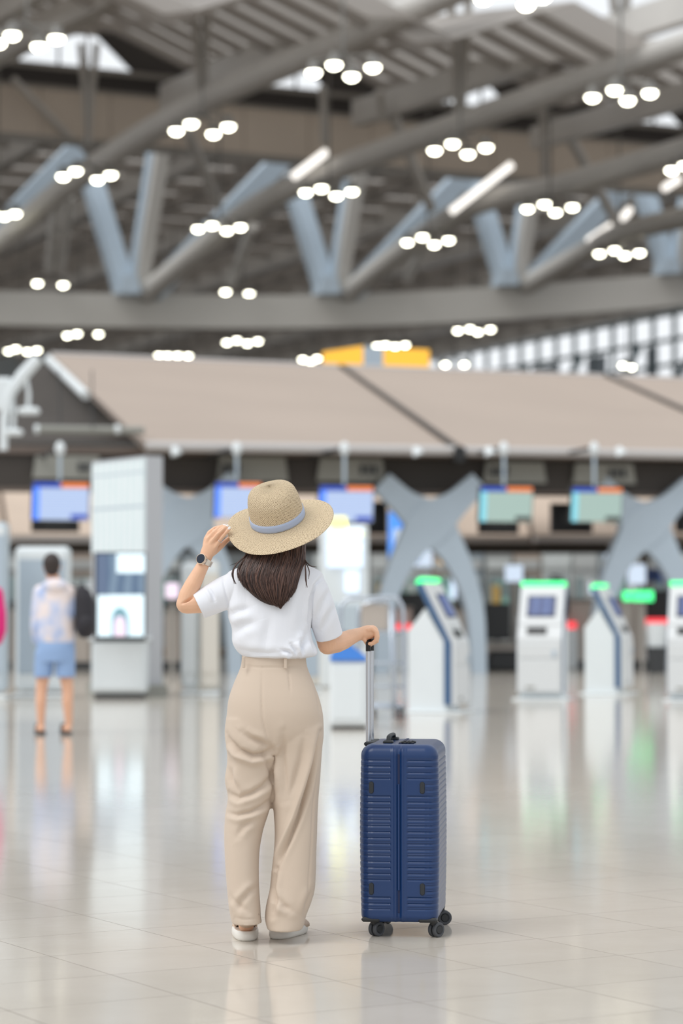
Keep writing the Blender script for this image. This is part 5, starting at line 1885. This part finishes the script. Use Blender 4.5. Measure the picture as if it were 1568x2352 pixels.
# zip, its lighter cover strip and the pulls
build('zip_tape', MB().box((0, -hy + .003, (Z0 + Z1) / 2), (.0095, .004, Z1 - Z0 - .07), bev=.001), M_zip, cs, world=False)
build('cover_strip', MB().box((0, -hy - .0012, .365), (.0075, .003, .385), bev=.001), M_shell, cs, world=False)
build('zip_tape', MB().box((0, 0, Z1 + .001), (.010, cL - .1, .004), bev=.001), M_zip, cs, world=False)
for x in (.004, .02, .032):
    build('zip_pull', MB().tube([(x, -hy + .07, Z1 + .004), (x + .012, -hy + .075, Z1 + .009), (x + .024, -hy + .08, Z1 + .005)], .0035, 8), M_darkgrey, cs, True, world=False)
build('lock_plate', MB().box((.022, -hy + .1, Z1 + .003), (.055, .06, .007), bev=.002), M_darkgrey, cs, world=False)
# rubber studs
for sx in (-1, 1):
    for z in (.545, .178):
        b = MB()
        rr = []
        for (k, dy) in ((1.0, 0), (1.0, .0035), (.8, .006)):
            pts = []
            for j in range(24):
                a = 2 * math.pi * j / 24
                pts.append(((.086 if sx > 0 else -.1) + math.cos(a) * .0088 * k, -hy + .001 - dy, z + math.copysign(.013, math.sin(a)) + math.sin(a) * .0088 * k))
            rr.append(pts)
        b.loft(rr)
        build('rubber_stud', b, M_pad, cs, R(40), world=False)
# carrying handle on the top
cx = -.048
hp = [(cx, -.11, Z1 - .004), (cx, -.10, Z1 + .016), (cx, -.07, Z1 + .023), (cx, .07, Z1 + .023), (cx, .10, Z1 + .016), (cx, .11, Z1 - .004)]
build('carry_handle', MB().tube(spline(hp, 26), .0085, 10, flat=.8, ref=(0, 0, 1)), M_pad, cs, True, world=False)
build('handle_base', MB().box((cx, -.115, Z1 + .004), (.036, .05, .012), bev=.004), M_pad, cs, world=False)
build('handle_base', MB().box((cx, .115, Z1 + .004), (.036, .05, .012), bev=.004), M_pad, cs, world=False)
# telescopic pull handle
tx = -.128
build('socket_plate', MB().box((tx + .008, 0, Z1 - .004), (.036, .24, .014), bev=.004), M_pad, cs, world=False)
th_ = link(bpy.data.objects.new('pull_handle', None))
th_.parent = cs
for y in (-.06, .06):
    build('tube', MB().tube([(tx, y, Z1 - .02), (tx, y, 1.044)], .0092, 14), M_alu, th_, R(40), world=False)
    build('collar', MB().tube([(tx, y, 1.038), (tx, y, 1.07), (tx + .002, y, 1.088)], [.0094, .0096, .0108], 14), M_black, th_, R(40), world=False)
build('grip', MB().tube([(tx + .003, -.072, 1.090), (tx + .003, -.05, 1.0945), (tx + .003, .05, 1.0945), (tx + .003, .072, 1.090)], .0125, 14, caps='round'), M_black, th_, True, world=False)
# corner shoes and twin wheels
def wheel(x, y, ang):
    w = link(bpy.data.objects.new('caster', None))
    w.parent = cs
    w.location = (x, y, 0)
    w.rotation_euler = (0, 0, ang)
    build('stem', MB().tube([(0, 0, .064), (0, 0, .052), (0, .012, .040)], [.016, .015, .012], 12), M_hub, w, R(40), world=False)
    build('fork', MB().box((0, .012, .034), (.008, .03, .036), bev=.004), M_hub, w, world=False)
    for s in (-1, 1):
        b = MB()
        rr = []
        for (xx, r) in ((.004, .019), (.004, .0245), (.0065, .027), (.0155, .027), (.018, .0245), (.018, .018), (.0155, .0165)):
            rr.append([(s * xx, .012 + math.cos(2 * math.pi * k / 28) * r, .027 + math.sin(2 * math.pi * k / 28) * r) for k in range(28)])
        b.loft(rr)
        build('wheel', b, M_rubber, w, R(35), world=False)
        build('hub', MB().tube([(s * .014, .012, .027), (s * .0185, .012, .027)], [.0165, .013], 20), M_hub, w, R(35), world=False)
for sx, sy, an in ((-1, -1, R(-38)), (1, -1, R(-40)), (1, 1, R(-75)), (-1, 1, R(-30))):
    x, y = (cW / 2 - .016 if sx > 0 else -cW / 2 + .046), sy * (cL / 2 - .043)
    wheel(x, y, an)
    build('corner_shoe', MB().box((sx * (cW / 2 - .037), sy * (cL / 2 - .036), Z0 + .009), (.07, .068, .018), bev=.007), M_hub, cs, world=False)
# ------------------------------------------------------------------ the man in the hoodie, seen from behind
MD = 23.3
def Q(px, py, dy=0.0):
    return at(px, py, MD + dy)
M_skin2 = mat('tanned_skin', srgb(226, 176, 146), .55)
M_hair2 = mat('short_dark_hair', srgb(52, 42, 38), .6, noise=.3, nscale=60)
M_shorts = mat('blue_shorts', srgb(146, 174, 214), .8, noise=.05, nscale=5)
M_flip = mat('dark_flip_flop', srgb(58, 56, 58), .6)
M_pack = mat('black_backpack', srgb(40, 38, 44), .7, noise=.1, nscale=12)
def hoodie_mat():
    m = mat('tie_dye_hoodie', srgb(200, 210, 230), .85)
    nt = m.node_tree
    b = nt.nodes['Principled BSDF']
    tc = nt.nodes.new('ShaderNodeTexCoord')
    nz = nt.nodes.new('ShaderNodeTexNoise')
    nz.inputs['Scale'].default_value = 5.0
    nz.inputs['Detail'].default_value = 2
    rp = nt.nodes.new('ShaderNodeValToRGB')
    e = rp.color_ramp.elements
    e[0].position, e[0].color = .36, srgb(162, 184, 226)
    e[1].position, e[1].color = .64, srgb(240, 226, 222)
    k = e.new(.5)
    k.color = srgb(204, 210, 232)
    nt.links.new(tc.outputs['Object'], nz.inputs['Vector'])
    nt.links.new(nz.outputs['Fac'], rp.inputs['Fac'])
    nt.links.new(rp.outputs['Color'], b.inputs['Base Color'])
    return m
M_hoodie = hoodie_mat()
mn = thing('person', atz(122, 1684, 0), 'man seen from behind in a pale blue hoodie, blue shorts and flip flops at left', 'person')
b = MB()
hcn = Q(119, 1299, -.0)
Mh = Matrix.Rotation(R(12), 3, 'Z') @ Matrix.Rotation(R(-14), 3, 'X')
b.ball(hcn, (.078, .098, .112), 18, 12, M=Mh)
b.ball(hcn + np.array([-.02, .05, -.07]), (.052, .055, .05), 14, 10)
b.tube([hcn + np.array([-.03, .09, -.005]), hcn + np.array([-.036, .118, -.03])], [.008, .014], 8, caps='round')
for s in (-1, 1):
    b.ball(hcn + np.array([s * .079, .01, -.015]), (.009, .02, .03), 8, 6)
b.tube([Q(121, 1318, .0), Q(124, 1342, 0)], [.058, .066], 14, caps='round')
b.loft([ringE(y, xl, xr, d, h, 36, 2.3, MD) for y, xl, xr, d, h in ((1340, 100, 148, 0, .08), (1360, 86, 164, 0, .1), (1420, 90, 164, 0, .11), (1470, 92, 168, 0, .11), (1500, 88, 166, 0, .1))])
for x, s in ((95, -1), (156, 1)):
    b.tube([Q(104 if s < 0 else 150, 1490, 0), Q(98 if s < 0 else 152, 1560, 0), Q(x, 1586, .0), Q(x - 1, 1612, -.012), Q(x - 1 if s < 0 else x + 2, 1662, 0), Q(x if s < 0 else x - 1, 1676, 0)], [.078, .062, .054, .052, .036, .035], 16, caps='round')
    f = atz(x - 4 if s < 0 else x - 6, 1683, 0)
    f = np.array([Q(x, 1676)[0], MD, 0])
    b.tube([f + np.array([0, -.02, .05]), f + np.array([-.03, .09, .055]), f + np.array([-.06, .2, .035])], [.036, .036, .026], 12, caps='round')
b.tube([Q(92, 1362, 0), Q(86, 1415, -.01), Q(86, 1462, .05), Q(94, 1476, .12)], [.055, .046, .038, .034], 12, caps='round')
b.tube([Q(158, 1362, 0), Q(164, 1415, -.01), Q(160, 1452, .1), Q(140, 1456, .22)], [.055, .046, .038, .034], 12, caps='round')
for k in range(4):
    b.tube([Q(94, 1478, .12 + k * .018), Q(97, 1490, .13 + k * .018), Q(99, 1496, .13 + k * .018)], [.010, .009, .008], 8, caps='round')
    b.tube([Q(140, 1456, .2 + k * .018), Q(131, 1458, .21 + k * .018), Q(127, 1461, .21 + k * .018)], [.010, .009, .008], 8, caps='round')
b.tube([Q(92, 1474, .09), Q(89, 1484, .08)], [.012, .009], 8, caps='round')
b.tube([Q(141, 1450, .2), Q(133, 1450, .2)], [.012, .009], 8, caps='round')
build('body', None, M_skin2, mn, True, me=remesh(b, .008, 3))
b = MB()
b.ball(hcn + np.array([0, -.012, .022]), (.088, .102, .104), 18, 12, M=Mh)
b.ball(hcn + np.array([0.005, -.035, -.035]), (.076, .074, .07), 16, 10)
build('hair', None, M_hair2, mn, True, me=remesh(b, .009, 2))
b = MB()
b.loft([ringE(y, xl, xr, d, h, 40, 2.3, MD) for y, xl, xr, d, h in ((1336, 104, 148, 0, .085), (1346, 90, 160, 0, .11), (1362, 82, 170, 0, .135), (1400, 84, 172, -.005, .145), (1440, 86, 172, -.005, .145), (1466, 86, 173, 0, .14), (1478, 88, 171, 0, .13), (1480, 96, 164, 0, .1))])
b.ball(Q(126, 1346, -.09), (.125, .085, .075), 18, 10)          # hood lying on the back
b.tube([Q(94, 1360, 0), Q(88, 1400, -.015), Q(85, 1440, -.005), Q(87, 1468, .06)], [.078, .07, .064, .056], 16, caps='round')
b.tube([Q(158, 1360, 0), Q(164, 1405, -.015), Q(163, 1440, .06), Q(152, 1452, .15)], [.078, .07, .064, .055], 16, caps='round')
build('hoodie', None, M_hoodie, mn, True, me=remesh(b, .010, 4))
b = MB()
b.loft([ringE(y, xl, xr, d, h, 40, 2.3, MD) for y, xl, xr, d, h in ((1462, 88, 170, 0, .125), (1490, 84, 172, 0, .14), (1520, 82, 172, 0, .135))])
for xl, xr, yb in ((79, 122, 1556), (128, 172, 1556)):
    b.loft([ringE(y, x0, x1, 0, h, 32, 2.4, MD) for y, x0, x1, h in ((1496, xl + 2, xr + 2 if xl < 100 else xr, .115), (1530, xl, xr, .108), (yb, xl, xr - (3 if xl < 100 else 0), .105), (yb - 1, xl + 5, xr - 5, .085))])
build('shorts', None, M_shorts, mn, True, me=remesh(b, .010, 3))
for x in (95, 154):
    f = np.array([Q(x, 1676)[0] - .02, MD, 0])
    b = MB()
    rr = []
    for z, k in ((0, .93), (.01, 1), (.024, 1), (.028, .94)):
        rr.append([f + np.array([math.sin(2 * math.pi * j / 24) * .056 * k - .12 * .22 * math.cos(2 * math.pi * j / 24), .07 + math.cos(2 * math.pi * j / 24) * .15 * k, z]) for j in range(24)])
    b.loft(rr)
    fl = build('flip_flop', b, M_flip, mn, R(50))
    build('thong_strap', MB().tube(spline([f + np.array([-.05, .09, .03]), f + np.array([-.045, .14, .085]), f + np.array([.0, .15, .085]), f + np.array([.03, .09, .03])], 12), .011, 6), M_flip, fl, True)
bk = thing('backpack', Q(197, 1466, -.02), 'black backpack hanging at the side of the man in the hoodie', 'backpack')
b = MB()
b.loft([ringE(y, xl, xr, d, h, 36, 2.6, MD) for y, xl, xr, d, h in ((1346, 180, 190, -.03, .04), (1352, 176, 204, -.03, .09), (1372, 173, 214, -.03, .12), (1410, 172, 219, -.03, .13), (1445, 174, 219, -.03, .125), (1460, 180, 213, -.03, .1), (1466, 188, 206, -.03, .05))])
build('bag', b, M_pack, bk, True, me=remesh(b, .01, 3))
build('front_pocket', MB().ball(Q(197, 1432, -.14), (.075, .05, .09), 16, 10), M_pack, bk, True)
build('shoulder_strap', MB().tube(spline([Q(182, 1352, 0), Q(172, 1345, -.02), Q(163, 1346, -.02), Q(160, 1352, .06), Q(164, 1380, .16)], 16), .018, 8, flat=.4, ref=(0, 0, 1)), M_pack, bk, True)
build('top_loop', MB().tube(spline([Q(184, 1350, -.03), Q(186, 1342, -.03), Q(192, 1343, -.03), Q(194, 1352, -.03)], 12), .008, 6), M_pack, bk, True)

# ------------------------------------------------------------------ person in pink, almost wholly beyond the left edge
PD = 25.0
M_pink = mat('pink_jacket', srgb(232, 40, 128), .7)
M_darktr = mat('dark_trousers', srgb(48, 46, 52), .8)
def Pp(px, py, dy=0.0):
    return at(px, py, PD + dy)
pk = thing('person', atz(-42, 1667, 0), 'person in a bright pink jacket cut off by the left edge', 'person')
b = MB()
b.ball(Pp(-44, 1306), (.075, .092, .11), 16, 12)
b.ball(Pp(-44, 1318, .05), (.05, .05, .05), 12, 8)
b.tube([Pp(-44, 1300, .08), Pp(-44, 1307, .11)], [.008, .013], 8, caps='round')
b.tube([Pp(-44, 1322), Pp(-44, 1345)], [.052, .06], 12, caps='round')
b.loft([ringE(y, xl, xr, 0, h, 32, 2.3, PD) for y, xl, xr, h in ((1345, -70, -18, .08), (1365, -80, -8, .1), (1440, -76, -12, .1), (1490, -78, -10, .11))])
for x in (-58, -30):
    b.tube([Pp(x, 1480), Pp(x, 1570), Pp(x, 1650)], [.075, .055, .036], 12, caps='round')
    b.tube([Pp(x, 1650, -.02), Pp(x, 1658, .08), Pp(x, 1661, .18)], [.036, .034, .026], 10, caps='round')
for s, x in ((-1, -78), (1, -10)):
    b.tube([Pp(x, 1362), Pp(x + s * 12, 1420), Pp(x + s * 8, 1452, .08), Pp(x - s * 6, 1448, .2)], [.05, .042, .034, .03], 10, caps='round')
    for k in range(4):
        b.tube([Pp(x - s * 8, 1446, .17 + k * .018), Pp(x - s * 16, 1448, .19 + k * .018)], [.010, .008], 8, caps='round')
    b.tube([Pp(x - s * 7, 1442, .18), Pp(x - s * 14, 1441, .18)], [.011, .009], 8, caps='round')
build('body', None, M_skin2, pk, True, me=remesh(b, .009, 3))
b = MB()
b.ball(Pp(-44, 1302, -.012), (.084, .1, .108), 16, 12)
b.ball(Pp(-44, 1330, -.05), (.085, .05, .13), 14, 10)
build('hair', None, M_hair2, pk, True, me=remesh(b, .01, 2))
b = MB()
b.loft([ringE(y, xl, xr, 0, h, 32, 2.3, PD) for y, xl, xr, h in ((1342, -66, -22, .085), (1356, -82, -6, .12), (1400, -82, -6, .13), (1470, -84, -4, .135), (1488, -80, -8, .13))])
for s, x in ((-1, -78), (1, -8)):
    b.tube([Pp(x, 1362), Pp(x + s * 8, 1410), Pp(x + s * 9, 1448, .02), Pp(x + s * 2, 1470, .06)], [.07, .064, .06, .055], 14, caps='round')
build('jacket', None, M_pink, pk, True, me=remesh(b, .011, 4))
b = MB()
b.loft([ringE(y, xl, xr, 0, h, 32, 2.3, PD) for y, xl, xr, h in ((1478, -78, -10, .12), (1520, -78, -10, .12))])
for xl, xr in ((-76, -44), (-44, -12)):
    b.loft([ringE(y, x0, x1, 0, h, 24, 2.3, PD) for y, x0, x1, h in ((1500, xl, xr, .1), (1650, xl + 5, xr - 5, .07))])
build('trousers', None, M_darktr, pk, True, me=remesh(b, .011, 3))
for x in (-58, -30):
    f = np.array([Pp(x, 1650)[0], PD, 0])
    build('shoe', MB().loft([[f + np.array([math.sin(2 * math.pi * j / 20) * .045 * k, .05 + math.cos(2 * math.pi * j / 20) * .14 * k, z]) for j in range(20)] for z, k in ((0, .95), (.02, 1), (.05, .95), (.075, .7))]), M_flip, pk, R(60))
